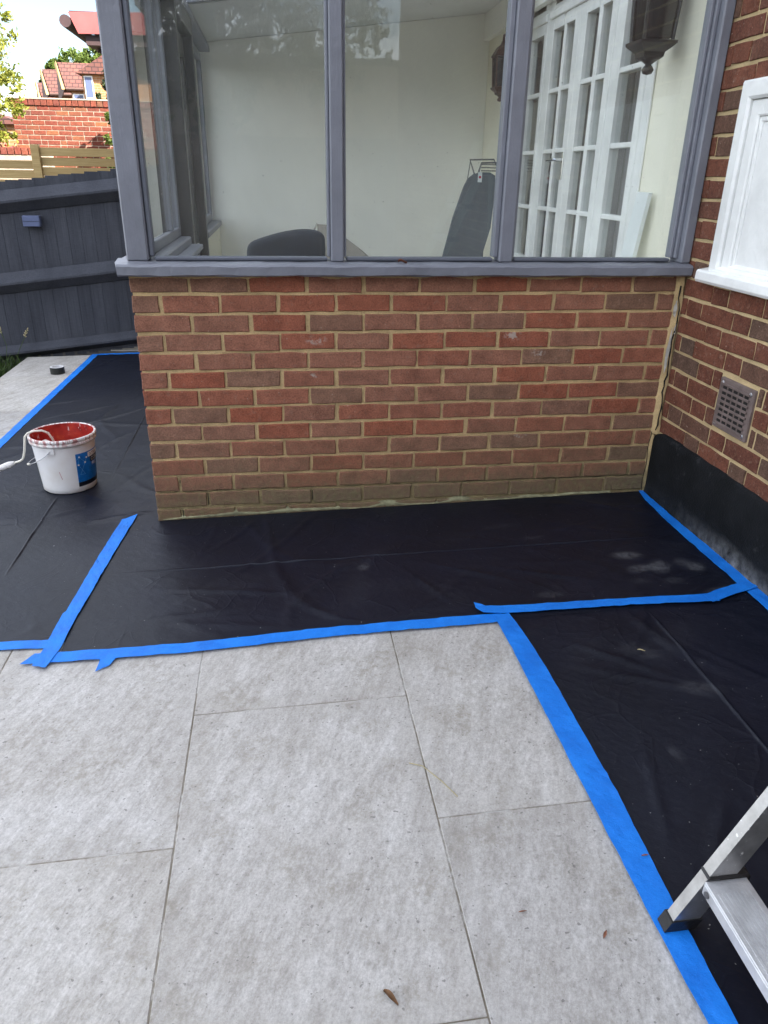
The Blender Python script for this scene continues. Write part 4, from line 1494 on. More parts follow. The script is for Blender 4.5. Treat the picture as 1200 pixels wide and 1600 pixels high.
def rad(z):
    return R0 + (R1 - R0) * (z - 0.006) / (H - 0.012)


def wrap(a_deg, z, lift=0.0006):
    """point on the bucket wall; angle measured from the side facing the patio (-y), positive towards the brick wall (+x)"""
    t = math.radians(a_deg)
    r = rad(z) + lift
    return (BC[0] + r * math.sin(t), BC[1] - r * math.cos(t), bz + z)


def decal(name, a0, a1, z0, z1, mat, lift, parent, na=16):
    vs = [wrap(a0 + (a1 - a0) * i / na, z0 + (z1 - z0) * j / 2, lift) for i in range(na + 1) for j in range(3)]
    fs = [(i * 3 + j, (i + 1) * 3 + j, (i + 1) * 3 + j + 1, i * 3 + j + 1) for i in range(na) for j in range(2)]
    return part(name, MB().add(vs, fs), mat, parent, smooth=True)


lb = decal('label', 33, 118, 0.052, 0.195, M['label_blue'], 0.0006, bk)
decal('label_band', 33, 118, 0.030, 0.0518, M['label_black'], 0.0006, lb)
decal('word_panel', 60, 112, 0.166, 0.190, M['label_pale'], 0.0010, lb)
decal('word_panel', 66, 112, 0.138, 0.1655, M['label_black'], 0.0009, lb)
gl_ = decal('label', -118, -62, 0.028, 0.150, M['label_green'], 0.0006, bk)


def word(txt, a0, z0, h, mat, lift=0.0014, parent=None):
    cu = bpy.data.curves.new('word', 'FONT')
    cu.body = txt
    cu.size = h * 1.38
    o = bpy.data.objects.new('word', cu)
    COL.objects.link(o)
    bpy.context.view_layer.update()
    me = bpy.data.meshes.new_from_object(o.evaluated_get(bpy.context.evaluated_depsgraph_get()))
    vs = [tuple(v.co) for v in me.vertices]
    fs = [tuple(p.vertices) for p in me.polygons]
    bpy.data.objects.remove(o)
    bpy.data.meshes.remove(me)
    vv = [wrap(a0 + math.degrees(x / 0.135), z0 + y, lift) for x, y, z in vs]
    return part('word', MB().add(vv, fs), mat, parent)


word('XTRA', 64, 0.170, 0.016, M['label_word'], parent=lb)
word('CON', 68, 0.143, 0.018, M['label_pale'], parent=lb)
word('PRO', 70, 0.118, 0.018, M['label_pale'], parent=lb)
nd = [(40, .178), (37, .140), (52, .146), (44, .112), (56, .168), (39, .090), (50, .088), (34, .165)]
lines = MB()
for i, j in ((0, 1), (0, 2), (1, 2), (1, 3), (2, 3), (0, 7), (3, 5), (3, 6), (5, 6), (2, 4), (0, 4)):
    lines.tube([wrap(*nd[i], 0.001), wrap(*nd[j], 0.001)], 0.00055, 5)
part('label_lines', lines, M['label_line'], lb)
dots = MB()
for i in (0, 1, 2, 4):
    p = Vector(wrap(*nd[i], 0.0008))
    t = math.radians(nd[i][0])
    d = Vector((math.sin(t), -math.cos(t), 0))
    dots.tube([p, p + d * 0.0008], 0.0042, 10)
part('label_dots', dots, M['label_pale'], lb)
sm = [wrap(-2 + 0.9 * i + 0.5 * j, 0.118 - 0.010 * i, 0.0007) for i in range(5) for j in (0, 2)]
part('paint_dribble', MB().add(sm, [(2 * i, 2 * i + 1, 2 * i + 3, 2 * i + 2) for i in range(4)]), simple('dried_pink_dribble', (0.45, 0.16, 0.18), 0.5, 0.2, 60, 0), bk)
# wire bail: pivots near the front and back, hanging down on the left
tabs = MB()
for aa in (-10, 170):
    vs = [wrap(aa - 7 + 14 * i / 4, 0.205 + 0.035 * j, lf) for lf in (0.0, 0.006) for i in range(5) for j in range(2)]
    fs = []
    for i in range(4):
        k = 2 * i
        fs += [(k + 10, k + 12, k + 13, k + 11), (k, k + 10, k + 11, k + 1) if i == 0 else (k, k + 2, k + 12, k + 10), (k + 1, k + 11, k + 13, k + 3)]
    fs += [(8, 9, 19, 18), (0, 2, 12, 10)]
    tabs.add(vs, fs)
part('handle_tab', tabs, M['bucket'], bk)
bail = []
for i in range(33):
    t = i / 32
    aa = -10 - 180 * t
    zz = 0.222 - 0.098 * math.sin(math.pi * t) ** 0.8
    bail.append(wrap(aa, zz, 0.010 + 0.030 * math.sin(math.pi * t)))
bh = part('wire_handle', MB().tube(bail, 0.0022, 6), M['wire'], bk, smooth=True)
gp = MB().tube(bail[9:12], 0.006, 8)
part('handle_grip', gp, M['cream_plastic'], bh, smooth=True)

rl = empty('paint_roller', (-0.62, 0.42, bz + 0.28), 'cream wire paint roller hooked over the rim of the white bucket', 'paint roller')
pts = [(-0.505, 0.46, bz + .190), (-0.520, 0.455, bz + .245), (-0.532, 0.447, bz + .276), (-0.555, 0.438, bz + .290), (-0.590, 0.428, bz + .291), (-0.614, 0.423, bz + .284), (-0.628, 0.42, bz + .268),
       (-0.640, 0.419, bz + .205), (-0.650, 0.42, bz + .172), (-0.656, 0.42, bz + .160), (-0.668, 0.42, bz + .151), (-0.71, 0.42, bz + .137)]
part('frame', MB().tube(pts, 0.0052, 10), M['cream_plastic'], rl, smooth=True)
hd_ = [(-0.695, 0.42, bz + .143), (-0.71, 0.42, bz + .137), (-0.72, 0.42, bz + .133), (-0.76, 0.42, bz + .118), (-0.80, 0.42, bz + .104), (-0.86, 0.42, bz + .082), (-0.875, 0.42, bz + .077)]
part('handle', MB().tube(hd_, [0.008, 0.0135, 0.0165, 0.015, 0.0165, 0.0155, 0.009], 12), M['label_pale'], rl, smooth=True)
part('sleeve', MB().tube([(-0.578, 0.490, bz + .205), (-0.572, 0.488, bz + .205), (-0.44, 0.44, bz + .165), (-0.435, 0.438, bz + .163)], [0.02, 0.026, 0.026, 0.02], 16), M['fleece'], rl, smooth=True)

# ================================================================== TAPE ROLL
tc_ = (-1.135, 2.835)
tz = gz(tc_[0]) + 0.001
tr = empty('tape_roll', (tc_[0], tc_[1], tz), 'black roll of cloth tape lying on the pale paving', 'tape roll')
part('tape_winding', MB().lathe([(0.037, 0), (0.0515, 0.0), (0.052, 0.002), (0.052, 0.048), (0.0515, 0.050)], (tc_[0], tc_[1], tz), 40), M['tape_roll_black'], tr, smooth=False)
part('roll_edge', MB().lathe([(0.0515, 0.0502), (0.040, 0.0506)], (tc_[0], tc_[1], tz), 40), M['cardboard_core'], tr)
part('core', MB().lathe([(0.040, 0.0506), (0.0375, 0.0506), (0.037, 0.0)], (tc_[0], tc_[1], tz), 40), M['cardboard_core'], tr)

# ================================================================== STEPLADDER
LX, LZ = 1.262, gz(1.28) + 0.013
sl_ = 0.445                                   # lean: metres of x per metre of height
LYA, LYB = -2.118, -2.56
lad = empty('stepladder', (1.45, -2.34, gz(1.45)), 'scuffed aluminium stepladder standing on blue tape and black sheet', 'stepladder')
TOP = 1.62


def stile(y, side):
    """front stile: a channel 64 mm deep, 24 mm thick, leaning to the house"""
    mb = MB()
    dep, th = 0.056, 0.024
    y0, y1 = (y, y + th) if side > 0 else (y - th, y)
    for ya, yb, xa, xb in ((y0, y1, 0.0, 0.0035), (y0, y1, dep - 0.0035, dep), (y0 if side > 0 else y1 - 0.003, y0 + 0.003 if side > 0 else y1, 0.0035, dep - 0.0035)):
        zlo, zhi = LZ + 0.020, TOP
        k = [(LX + sl_ * (z - LZ) + xx, yy, z) for z in (zlo, zhi) for yy in (ya, yb) for xx in (xa, xb)]
        mb.add(k, [(0, 2, 3, 1), (4, 5, 7, 6), (0, 1, 5, 4), (2, 6, 7, 3), (0, 4, 6, 2), (1, 3, 7, 5)])
    st = part('stile', mb, M['alu'], lad)
    f = MB()
    k = [(LX + sl_ * (z - LZ) - 0.004 + xx, yy, z) for z in (LZ, LZ + 0.026) for yy in (y0 - 0.003, y1 + 0.003) for xx in (0, dep + 0.008)]
    f.add(k, [(0, 2, 3, 1), (4, 5, 7, 6), (0, 1, 5, 4), (2, 6, 7, 3), (0, 4, 6, 2), (1, 3, 7, 5)])
    part('foot', f, M['black_plastic'], st)
    return st


for y, s in ((LYA, 1), (LYB, -1)):
    stile(y, s)
for i in range(7):
    z = LZ + 0.132 + 0.208 * i
    x = LX + sl_ * (z - LZ) - 0.004
    td = 0.086
    mb = MB().box(x, x + td, LYB + 0.001, LYA - 0.001, z - 0.004, z, 0.0015)
    mb.box(x - 0.001, x + 0.004, LYB + 0.001, LYA - 0.001, z - 0.030, z - 0.0045, 0.0015)
    mb.box(x + td - 0.004, x + td, LYB + 0.001, LYA - 0.001, z - 0.024, z - 0.0045, 0.001)
    tr_ = part('tread', mb, M['alu_grip'], lad)
    rb = MB()
    for xx in np.linspace(x + 0.012, x + td - 0.012, 9):
        rb.box(xx - 0.0022, xx + 0.0022, LYB + 0.03, LYA - 0.03, z + 0.0002, z + 0.0018)
    part('grip_rib', rb, M['alu_grip'], tr_)
    for y, s in ((LYA, 1), (LYB, -1)):
        cp = MB().box(x + 0.004, x + td + 0.004, y - 0.004 if s > 0 else y - 0.026, y + 0.026 if s > 0 else y + 0.004, z + 0.0022, z + 0.010, 0.003)
        cp.box(x + 0.030, x + td + 0.010, y - 0.002 if s > 0 else y - 0.030, y + 0.030 if s > 0 else y + 0.002, z - 0.02, z + 0.0018, 0.003)
        part('step_collar', cp, M['black_plastic'], tr_)
        rv = MB().tube([(x - 0.0015, y - s * 0.018, z - 0.016), (x - 0.005, y - s * 0.018, z - 0.016)], 0.0065, 10)
        part('rivet', rv, M['grey_metal'], tr_)
tx = LX + sl_ * (TOP - LZ)
part('top_cap', MB().box(tx - 0.02, tx + 0.16, LYB - 0.03, LYA + 0.03, TOP, TOP + 0.035, 0.008), M['black_plastic'], lad)
for y in (LYA + 0.012, LYB - 0.012):
    part('rear_leg', MB().tube([(tx + 0.12, y, TOP), (2.165, y, gz(2.165) + 0.012)], 0.014, 8), M['alu'], lad)
part('rear_brace', MB().tube([(2.12, LYA + 0.01, 0.45), (2.12, LYB - 0.01, 0.45)], 0.009, 8), M['alu'], lad)

# ================================================================== DRY LEAVES AND LITTER
def leaf(x, y, z, ln, wd, ang, mat, label, name='dry_leaf', curl=0.006, cat='leaf'):
    mb = MB()
    vs = []
    n = 9
    for i in range(n):
        t = i / (n - 1)
        wv_ = wd / 2 * math.sin(math.pi * min(1, t * 0.95 + 0.03)) ** 0.8 * (1.2 - 0.5 * t)
        u = (t - 0.5) * ln
        for s in (-1, 0, 1):
            v = s * wv_
            zz = curl * (abs(s) + 0.6 * math.sin(t * 5)) + 0.002
            vs.append((x + u * math.cos(ang) - v * math.sin(ang), y + u * math.sin(ang) + v * math.cos(ang), z + zz))
    m = len(vs)
    fs = []
    for i in range(n - 1):
        for s in (0, 1):
            k = 3 * i + s
            fs += [(k, k + 3, k + 4, k + 1), (m + k, m + k + 1, m + k + 4, m + k + 3)]
    mb.add(vs + [(p[0], p[1], p[2] - 0.0006) for p in vs], fs)
    o = part(name, mb, mat, smooth=True)
    return tag(o, label, cat)


leaf(0.709, -2.165, gz(.709) + 0.001, 0.036, 0.011, -0.85, M['dry_leaf'], 'curled dry brown leaf lying on the pale paving slab')
leaf(1.146, -2.101, gz(1.146) + 0.001, 0.022, 0.006, 0.9, M['rust_leaf'], 'tiny rust leaf on the slab near the ladder foot', curl=0.002)
leaf(1.302, -1.945, gz(1.302) + 0.013, 0.018, 0.004, 0.1, M['rust_leaf'], 'rust sliver lying across the wide blue tape edge', curl=0.001)
leaf(1.635, -1.222, gz(1.635) + 0.012, 0.024, 0.006, -0.35, M['straw'], 'pale dry husk on the black sheet by the crosswise tape', curl=0.002)
leaf(1.0, -2.03, gz(1.0) + 0.001, 0.018, 0.003, 0.1, M['rust_leaf'], 'thin brown twig fragment on the slab beside the wide tape', name='twig_fragment', curl=0.001, cat='twig')
leaf(1.042, -0.03, 1.079, 0.036, 0.020, 0.05, M['rust_leaf'], 'small tan husk lying on the grey-blue window sill', name='dry_husk', curl=0.008, cat='husk')

def stem(pts, label):
    o = part('grass_stalk', MB().tube([(x, y, gz(x) + 0.002) for x, y in pts], 0.0012, 5), M['straw'])
    return tag(o, label, 'grass stem', kind='thing')


stem([(0.84, -1.585), (0.872, -1.60), (0.91, -1.658), (0.938, -1.712)], 'thin dry grass stem curving across the slab joint')

# ================================================================== INSIDE THE GARDEN ROOM
ch = empty('armchair', (0.62, 1.75, 0.07), 'dark navy padded chair back seen low in the glazed room', 'armchair')


def pillow(cx, cy, cz, lx, ly, lz, n=20, e=0.55, tilt=0.0):
    vs, fs = [], []
    m = 2 * n
    for i in range(n + 1):
        ph = -math.pi / 2 + math.pi * i / n
        for j in range(m):
            th = 2 * math.pi * j / m
            f_ = lambda c: math.copysign(abs(c) ** e, c)
            x = lx / 2 * f_(math.cos(ph)) * f_(math.cos(th))
            y = ly / 2 * f_(math.cos(ph)) * f_(math.sin(th))
            z = lz / 2 * f_(math.sin(ph)) + 0.10 * lz * math.sin(x * 9 + 1)
            z += tilt * x
            vs.append((cx + x, cy + y, cz + z))
    for i in range(n):
        for j in range(m):
            a0, b0 = i * m + j, i * m + (j + 1) % m
            fs.append((a0, b0, b0 + m, a0 + m))
    return MB().add(vs, fs)


part('back_cushion', pillow(0.615, 1.75, 0.955, 0.47, 0.22, 0.20, e=0.34, tilt=0.10), M['navy_cloth'], ch, smooth=True)
part('seat', pillow(0.615, 1.95, 0.45, 0.56, 0.55, 0.22, e=0.35), M['navy_cloth'], ch, smooth=True)
part('backrest', MB().box(0.37, 0.86, 1.70, 1.80, 0.40, 0.93, 0.03), M['navy_cloth'], ch)
for x in (0.38, 0.83):
    for y in (1.74, 2.18):
        part('leg', MB().tube([(x, y, 0.071), (x, y, 0.42)], 0.018, 8), M['black_plastic'], ch)

bx = empty('cardboard_box', (0.94, 2.2, 0.07), 'open grey cardboard box with a flap raised beside the navy chair', 'box')
part('side_panel', MB().box(0.72, 1.22, 2.05, 2.055, 0.071, 0.86).box(0.72, 1.22, 2.425, 2.43, 0.071, 0.86).box(0.72, 0.725, 2.0555, 2.4245, 0.071, 0.86)
     .box(1.215, 1.22, 2.0555, 2.4245, 0.071, 0.86), M['card'], bx)
part('raised_flap', MB().prism([(0.82, 2.05, 0.862), (1.20, 2.05, 0.862), (1.12, 2.17, 0.93), (0.90, 2.22, 1.085), (0.83, 2.20, 1.09)], (0.004, 0.004, 0)), M['card'], bx)
part('raised_flap', MB().prism([(0.726, 2.06, 0.862), (0.726, 2.40, 0.862), (0.83, 2.35, 1.085), (0.83, 2.20, 1.09)], (0.004, 0, 0.004)), M['card'], bx)
part('paper', MB().box(0.66, 0.80, 1.86, 2.0, 0.955, 0.958), M['board_white'], bx) if False else None

ib = empty('ironing_board', (1.95, 2.6, 0.07), 'grey ironing board propped upright in the corner', 'ironing board')
out = [(1.68, 0.072), (1.775, 0.84), (1.835, 1.12), (1.90, 1.325), (1.925, 1.375), (1.965, 1.408), (2.02, 1.42), (2.08, 1.42), (2.12, 1.40), (2.13, 1.30),
       (2.12, 1.05), (2.07, 0.84), (2.0, 0.072)]
part('cover', MB().prism([(x, 2.60 + 0.10 * (1 - z / 1.4), z) for x, z in out], (0, 0.028, 0.0)), M['iron_cover'], ib)
part('care_label', MB().box(1.992, 2.022, 2.5895, 2.5915, 1.355, 1.42), M['board_white'], ib)
part('label_print', MB().tube([(2.007, 2.5893, 1.388), (2.007, 2.5890, 1.388)], 0.009, 12), M['red_print'], ib)
ir = MB()
ir.tube([(1.985, 2.66, 1.40), (1.955, 2.70, 1.50), (2.13, 2.70, 1.505), (2.17, 2.66, 1.42)], 0.006, 6)
ir.tube([(1.94, 2.70, 1.34), (1.96, 2.70, 1.505)], 0.004, 6)
for z in (1.43, 1.45, 1.47):
    ir.tube([(2.03, 2.66, z), (2.15, 2.66, z)], 0.004, 6)
ir.tube([(2.01, 2.66, 1.41), (2.03, 2.66, 1.48), (2.15, 2.66, 1.485)], 0.007, 6)
part('iron_rest', ir, M['grey_metal'], ib)
ir = MB()
for xx in (1.93, 2.08):
    ir.tube([(xx, 2.68, 1.18), (xx + .02, 2.74, 0.6), (xx, 2.76, 0.078)], 0.011, 8)
ir.tube([(1.92, 2.76, 0.085), (2.11, 2.76, 0.085)], 0.011, 8)
part('folded_leg', ir, M['grey_metal'], ib)
part('hook', MB().tube([(2.135, 2.30, 1.40), (2.15, 2.30, 1.40), (2.16, 2.30, 1.375), (2.155, 2.30, 1.33), (2.14, 2.31, 1.28), (2.13, 2.34, 1.23)], 0.009, 8), M['cream_plastic'], ib, smooth=True)

lbd = MB().prism([(2.20, 0.355, 1.337), (2.20, 0.468, 1.339), (2.10, 0.64, 0.072), (2.10, 0.46, 0.072)], (0.018, 0, 0))
tag(part('leaning_board', lbd, M['board_white']), 'narrow white board leaning against the wall below the lantern', 'board')


def lantern(cx, cy, z0, label, mat, s=1.0):
    """four-sided wall lantern: finial, flared base, caged body, roof and wall arm"""
    o = empty('wall_lantern', (cx, cy, z0), label, 'wall lantern', 'lanterns on the painted wall')
    c = (cx, cy, z0)

    def sq(levels, rot=math.pi / 4):
        vs, fs = [], []
        for r, z in levels:
            for k in range(4):
                t = rot + k * math.pi / 2
                vs.append((cx + r * s * math.cos(t), cy + r * s * math.sin(t), z0 + z * s))
        for i in range(len(levels) - 1):
            for k in range(4):
                a0, b0 = 4 * i + k, 4 * i + (k + 1) % 4
                fs.append((a0, b0, b0 + 4, a0 + 4))
        fs += [(3, 2, 1, 0), tuple(range(4 * len(levels) - 4, 4 * len(levels)))]
        return MB().add(vs, fs)
    part('finial', MB().lathe([(0.0, 0.0), (0.022 * s, 0.006 * s), (0.030 * s, 0.022 * s), (0.022 * s, 0.036 * s), (0.014 * s, 0.044 * s), (0.03 * s, 0.056 * s), (0.045 * s, 0.066 * s)], c, 16), mat, o, smooth=True)
    part('base', sq([(0.050, 0.064), (0.070, 0.075), (0.075, 0.095), (0.105, 0.112), (0.128, 0.128), (0.130, 0.140), (0.108, 0.144)]), mat, o)
    cg = MB()
    for k in range(4):
        t = math.pi / 4 + k * math.pi / 2
        p0 = (cx + 0.102 * s * math.cos(t), cy + 0.102 * s * math.sin(t), z0 + 0.142 * s)
        p1 = (cx + 0.122 * s * math.cos(t), cy + 0.122 * s * math.sin(t), z0 + 0.43 * s)
        cg.tube([p0, p1], 0.0085 * s, 6)
    part('cage', cg, mat, o)
    gm = MB()
    for k in range(4):
        t0, t1 = math.pi / 4 + k * math.pi / 2, math.pi / 4 + (k + 1) * math.pi / 2
        q = [(cx + r * s * math.cos(t), cy + r * s * math.sin(t), z0 + z * s) for r, z, t in ((0.096, .15, t0), (0.096, .15, t1), (0.116, .425, t1), (0.116, .425, t0))]
        gm.add(q, [(0, 1, 2, 3)])
    part('glass_panel', gm, M['smoked'], o)
    part('lamp_holder', MB().lathe([(0.028 * s, .144 * s), (0.030 * s, .165 * s), (0.014 * s, .172 * s), (0.014 * s, .26 * s), (0.0, .27 * s)], c, 12), mat, o, smooth=True)
    part('roof', sq([(0.145, 0.43), (0.145, 0.44), (0.085, 0.52), (0.04, 0.545), (0.02, 0.58)]), mat, o)
    part('wall_arm', MB().box(W - 0.014, W - 0.001, cy - 0.045, cy + 0.045, z0 + 0.50 * s, z0 + 0.68 * s, 0.004)
         .tube([(W - 0.01, cy, z0 + 0.62 * s), ((cx + W) / 2, cy, z0 + 0.66 * s), (cx, cy, z0 + 0.63 * s), (cx, cy, z0 + 0.56 * s)], 0.010, 8), mat, o)
    return o


lantern(2.115, 0.36, 1.785, 'large black wall lantern with finial beside the french doors, nearer the brick wall', M['lantern'], 0.84)
lantern(2.13, 2.66, 1.865, 'small brown wall lantern on the cream wall beyond the french doors', M['lantern_brown'], 0.62)

# ================================================================== DARK FENCE
fb = empty('garden_fence', (-1.2, 3.6, -0.2), 'charcoal stained close-board garden fence with stepped board tops', 'fence')
FY = 3.62
SL = 0.115
bxs = np.arange(-4.1, 0.9, 0.1)
for i, x in enumerate(bxs):
    top = 1.355 + SL * (x + 1.1) * 1.0 + random.uniform(-.006, .006)
    bot = 0.02 + SL * (x + 1.1) - 0.06
    # feather edge: thick side on the right laps over the thin side of the next
    v = [(x - 0.014, FY + 0.001, bot), (x + 0.102, FY - 0.0020, bot), (x + 0.102, FY + 0.003, bot), (x - 0.014, FY + 0.004, bot)]
    pts_ = v + [(a_, b_, top) for a_, b_, c_ in v]
    part('fence_board', MB().add(pts_, [(3, 2, 1, 0), (4, 5, 6, 7), (0, 1, 5, 4), (1, 2, 6, 5), (2, 3, 7, 6), (3, 0, 4, 7)]), M['fence'], fb, at=(x + 0.05, FY, bot))
for zc_, hh in ((1.205, 0.165), (0.60, 0.16), (0.045, 0.11)):
    pf = [(FY - 0.013, zc_ + hh / 2), (FY - 0.078, zc_ + 0.004), (FY - 0.078, zc_ - 0.012), (FY - 0.013, zc_ - hh / 2)]
    x0, x1 = -4.1, 0.9
    mb = MB()
    vs = [(x, y, z + SL * (x + 1.1)) for x in (x0, x1) for y, z in pf]
    mb.add(vs, [(0, 1, 2, 3), (7, 6, 5, 4)] + [(i, i + 4, (i + 1) % 4 + 4, (i + 1) % 4) for i in range(4)])
    part('rail', mb, M['fence'], fb)
for x in (-3.4, 0.35):
    part('post', MB().box(x - 0.05, x + 0.05, FY + 0.012, FY + 0.11, -0.2, 1.5 + SL * (x + 1.1) - 0.1, 0.004), M['fence'], fb)
part('gravel_board', MB().box(-4.1, 0.9, FY + 0.0, FY + 0.04, -0.2, -0.03 - 0.0), M['concrete'], fb)

fl_ = empty('fence_light', (-1.355, FY - 0.06, 0.98), 'small blue-grey box light fixed to the charcoal fence', 'fence light')
part('housing', MB().box(-1.415, -1.287, FY - 0.075, FY - 0.014, 0.975, 1.055, 0.004), M['navy_box'], fl_)
part('lens_groove', MB().box(-1.412, -1.290, FY - 0.0765, FY - 0.0752, 1.013, 1.016), M['label_black'], fl_)

# ================================================================== TIMBER SLAT FENCE behind
tf = empty('timber_fence', (-3, 9, -0.2), 'new pale softwood slatted fence behind the dark one', 'fence')
TY = 9.0
for zt, xa, xb, n in ((1.668, -2.662, 1.5, 14), (1.500, -9.0, -2.772, 13)):
    for i in range(n):
        z1 = zt - 0.124 * i
        part('slat', MB().box(xa, xb, TY - 0.012 + 0.012 * (i % 2), TY + 0.012 + 0.012 * (i % 2), z1 - 0.108, z1, 0.003), M['timber'], tf,
             at=((xa + xb) / 2, TY, z1))
for x in (-2.717, -4.6, -6.5, -8.4):
    part('post', MB().box(x - 0.055, x + 0.055, TY - 0.06, TY + 0.03, -0.2, 1.70 if x > -3 else 1.53, 0.005), M['timber'], tf)
for x in (-0.8, 1.1):
    part('post', MB().box(x - 0.05, x + 0.05, TY + 0.03, TY + 0.12, -0.2, 1.68, 0.005), M['timber'], tf)

# low coping wall seen over the left panel
lc = empty('low_wall', (-4.5, 11.0, -0.2), 'low brick wall with brick-on-edge coping behind the timber fence', 'wall')
part('wall_body', MB().box(-8.0, -3.05, 11.0, 11.2, -0.2, 1.60), M['garden_mortar'], lc)
for i in range(46):
    x = -8.0 + 0.1075 * i
    lay(lc, M['garden_brick'], x + 0.05, 10.985, 1.655, 0.092, 0.105, 0.0, 0.23, 'coping_brick', 0.004)

# ================================================================== GARDEN BRICK WALL
gw = empty('garden_wall', (-3.3, 14, -0.2), 'tall sunlit red brick garden wall with header coping', 'wall')
GY, GX0, GX1 = 14.0, -4.41, -1.7
gb = part('wall_body', MB().box(GX0 + 0.006, GX1, GY + 0.007, GY + 0.22, -0.2, 2.57), M['garden_mortar'], gw)
for r in range(13):
    z = 2.475 - 0.086 * r
    x = GX0 + (0 if r % 2 == 0 else 0.118)
    if r % 2:
        lay(gb, M['garden_brick'], GX0 + 0.054, GY, z, 0.108, 0.072)
    first = True
    while x < GX1 - 0.05:
        ln = 0.222 if not (r > 5 and random.random() < 0.22) else 0.107
        xe = min(x + ln, GX1)
        if xe - x > 0.05:
            lay(gb, M['garden_brick'], (x + xe) / 2, GY, z, xe - x, 0.072)
        x = xe + 0.014
for i in range(24):
    lay(gw, M['garden_brick'], GX0 - 0.02 + 0.058 + 0.116 * i, GY - 0.02, 2.565, 0.102, 0.095, 0.0, 0.24, 'coping_brick', 0.003)
part('coping_cap', MB().box(GX0 - 0.03, GX1, GY - 0.028, GY + 0.25, 2.616, 2.645, 0.008), M['garden_mortar'], gw)
sb = empty('side_building', (-4.9, 15.6, -0.2), 'strip of orange brick building beside the tall garden wall', 'building')
part('wall', MB().box(-5.6, -4.72, 15.6, 17.2, -0.2, 2.25), M['brick_orange'], sb)
part('roof', MB().prism([(-5.7, 15.5, 2.252), (-4.66, 15.5, 2.252), (-5.15, 15.5, 2.45)], (0, 1.9, 0)), M['tiles'], sb)

# ================================================================== NEIGHBOUR'S LEAN-TO with red fascia
ne = empty('outbuilding', (0.4, 7.2, -0.2), 'flat roofed outbuilding with faded red fascia and dark soffit', 'outbuilding')
part('fascia', MB().prism([(-1.605, 7.0, 2.965), (1.2, 7.0, 3.05), (1.2, 7.0, 2.80), (-1.52, 7.0, 2.765)], (0, 0.05, 0)), M['fascia_red'], ne)
part('roof_deck', MB().box(-1.60, 1.2, 7.051, 9.6, 2.94, 2.985), M['fascia_dark'], ne)
part('gutter', MB().tube([(-1.645, 7.0, 2.88), (-1.645, 9.6, 2.86)], 0.062, 12), M['fascia_dark'], ne)
part('soffit_box', MB().box(-1.46, 1.2, 7.051, 7.35, 2.665, 2.764), M['fascia_dark'], ne)
part('soffit', MB().prism([(-1.40, 7.36, 2.70), (1.2, 7.36, 2.70), (1.2, 7.36, 2.66), (-1.30, 7.36, 2.64)], (0, 2.2, 0)), M['weathered'], ne)
part('wall', MB().box(0.1, 1.2, 7.4, 9.5, -0.2, 2.63), M['brick_side'], ne)
part('bracket', MB().tube([(-1.38, 7.3, 2.66), (-0.9, 7.5, 2.40), (0.12, 7.6, 2.0)], 0.035, 6), M['fascia_dark'], ne)
part('post', MB().box(-0.75, -0.63, 7.2, 7.32, -0.2, 2.664), M['fascia_dark'], ne)

# ================================================================== FAR TERRACE of gabled houses
def gable_house(ax, ay, az, s, label):
    """a gabled wing: apex (ax, ay, az), ridge running towards the right, steep tiled slope facing the garden"""
    o = empty('gabled_house', (ax + 1.2 * s, ay, -0.2), label, 'house', 'row of gabled houses behind the wall')
    hw_, hh = 0.75 * s, 0.92 * s
    ez = az - hh
    sh_ = 0.36 * s
    x1 = ax + 2.6 * s
    part('wall', MB().box(ax + 0.5 * s, x1 - .1, ay - hw_ * 0.85, ay + hw_ * 0.85, -0.2, ez + 0.1 * s), M['brick_orange'], o)
    part('roof', MB().add([(ax, ay, az), (x1, ay, az), (x1, ay - hw_, ez), (ax + sh_, ay - hw_, ez), (x1, ay + hw_, ez), (ax - 0.1 * s, ay + hw_, ez)],
                          [(0, 3, 2, 1), (0, 1, 4, 5), (1, 2, 4), (2, 3, 5, 4)]), M['tiles'], o)
    part('gable', MB().prism([(ax - .02, ay - 0.02, az - 0.05), (ax + sh_ - .03, ay - hw_, ez), (ax - 0.02, ay - hw_ * .5, ez - 0.5), (ax - .13 * s, ay + hw_, ez)], (-0.03, 0, 0)), M['barge'], o)
    part('gable_board', MB().prism([(ax - .04, ay, az + .04), (ax + sh_ - .04, ay - hw_ - .03, ez - .02), (ax + sh_ - .13, ay - hw_ - .03, ez - .02), (ax - .10, ay, az - .07)], (0, -0.05, 0)), M['timber'], o)
    wz = ez - 0.50 * s
    f = part('window', MB().box(ax + 0.55 * s, ax + 0.95 * s, ay - hw_ * 0.85 - 0.05, ay - hw_ * 0.85 - 0.001, wz, wz + 0.36 * s), M['white'], o)
    part('pane', MB().box(ax + 0.59 * s, ax + 0.91 * s, ay - hw_ * 0.85 - 0.056, ay - hw_ * 0.85 - 0.051, wz + .04, wz + 0.32 * s), M['navy_box'], f)
    part('gutter', MB().tube([(ax + sh_, ay - hw_ - 0.03, ez), (x1, ay - hw_ - 0.03, ez)], 0.05 * s, 6), M['barge'], o)
    return o


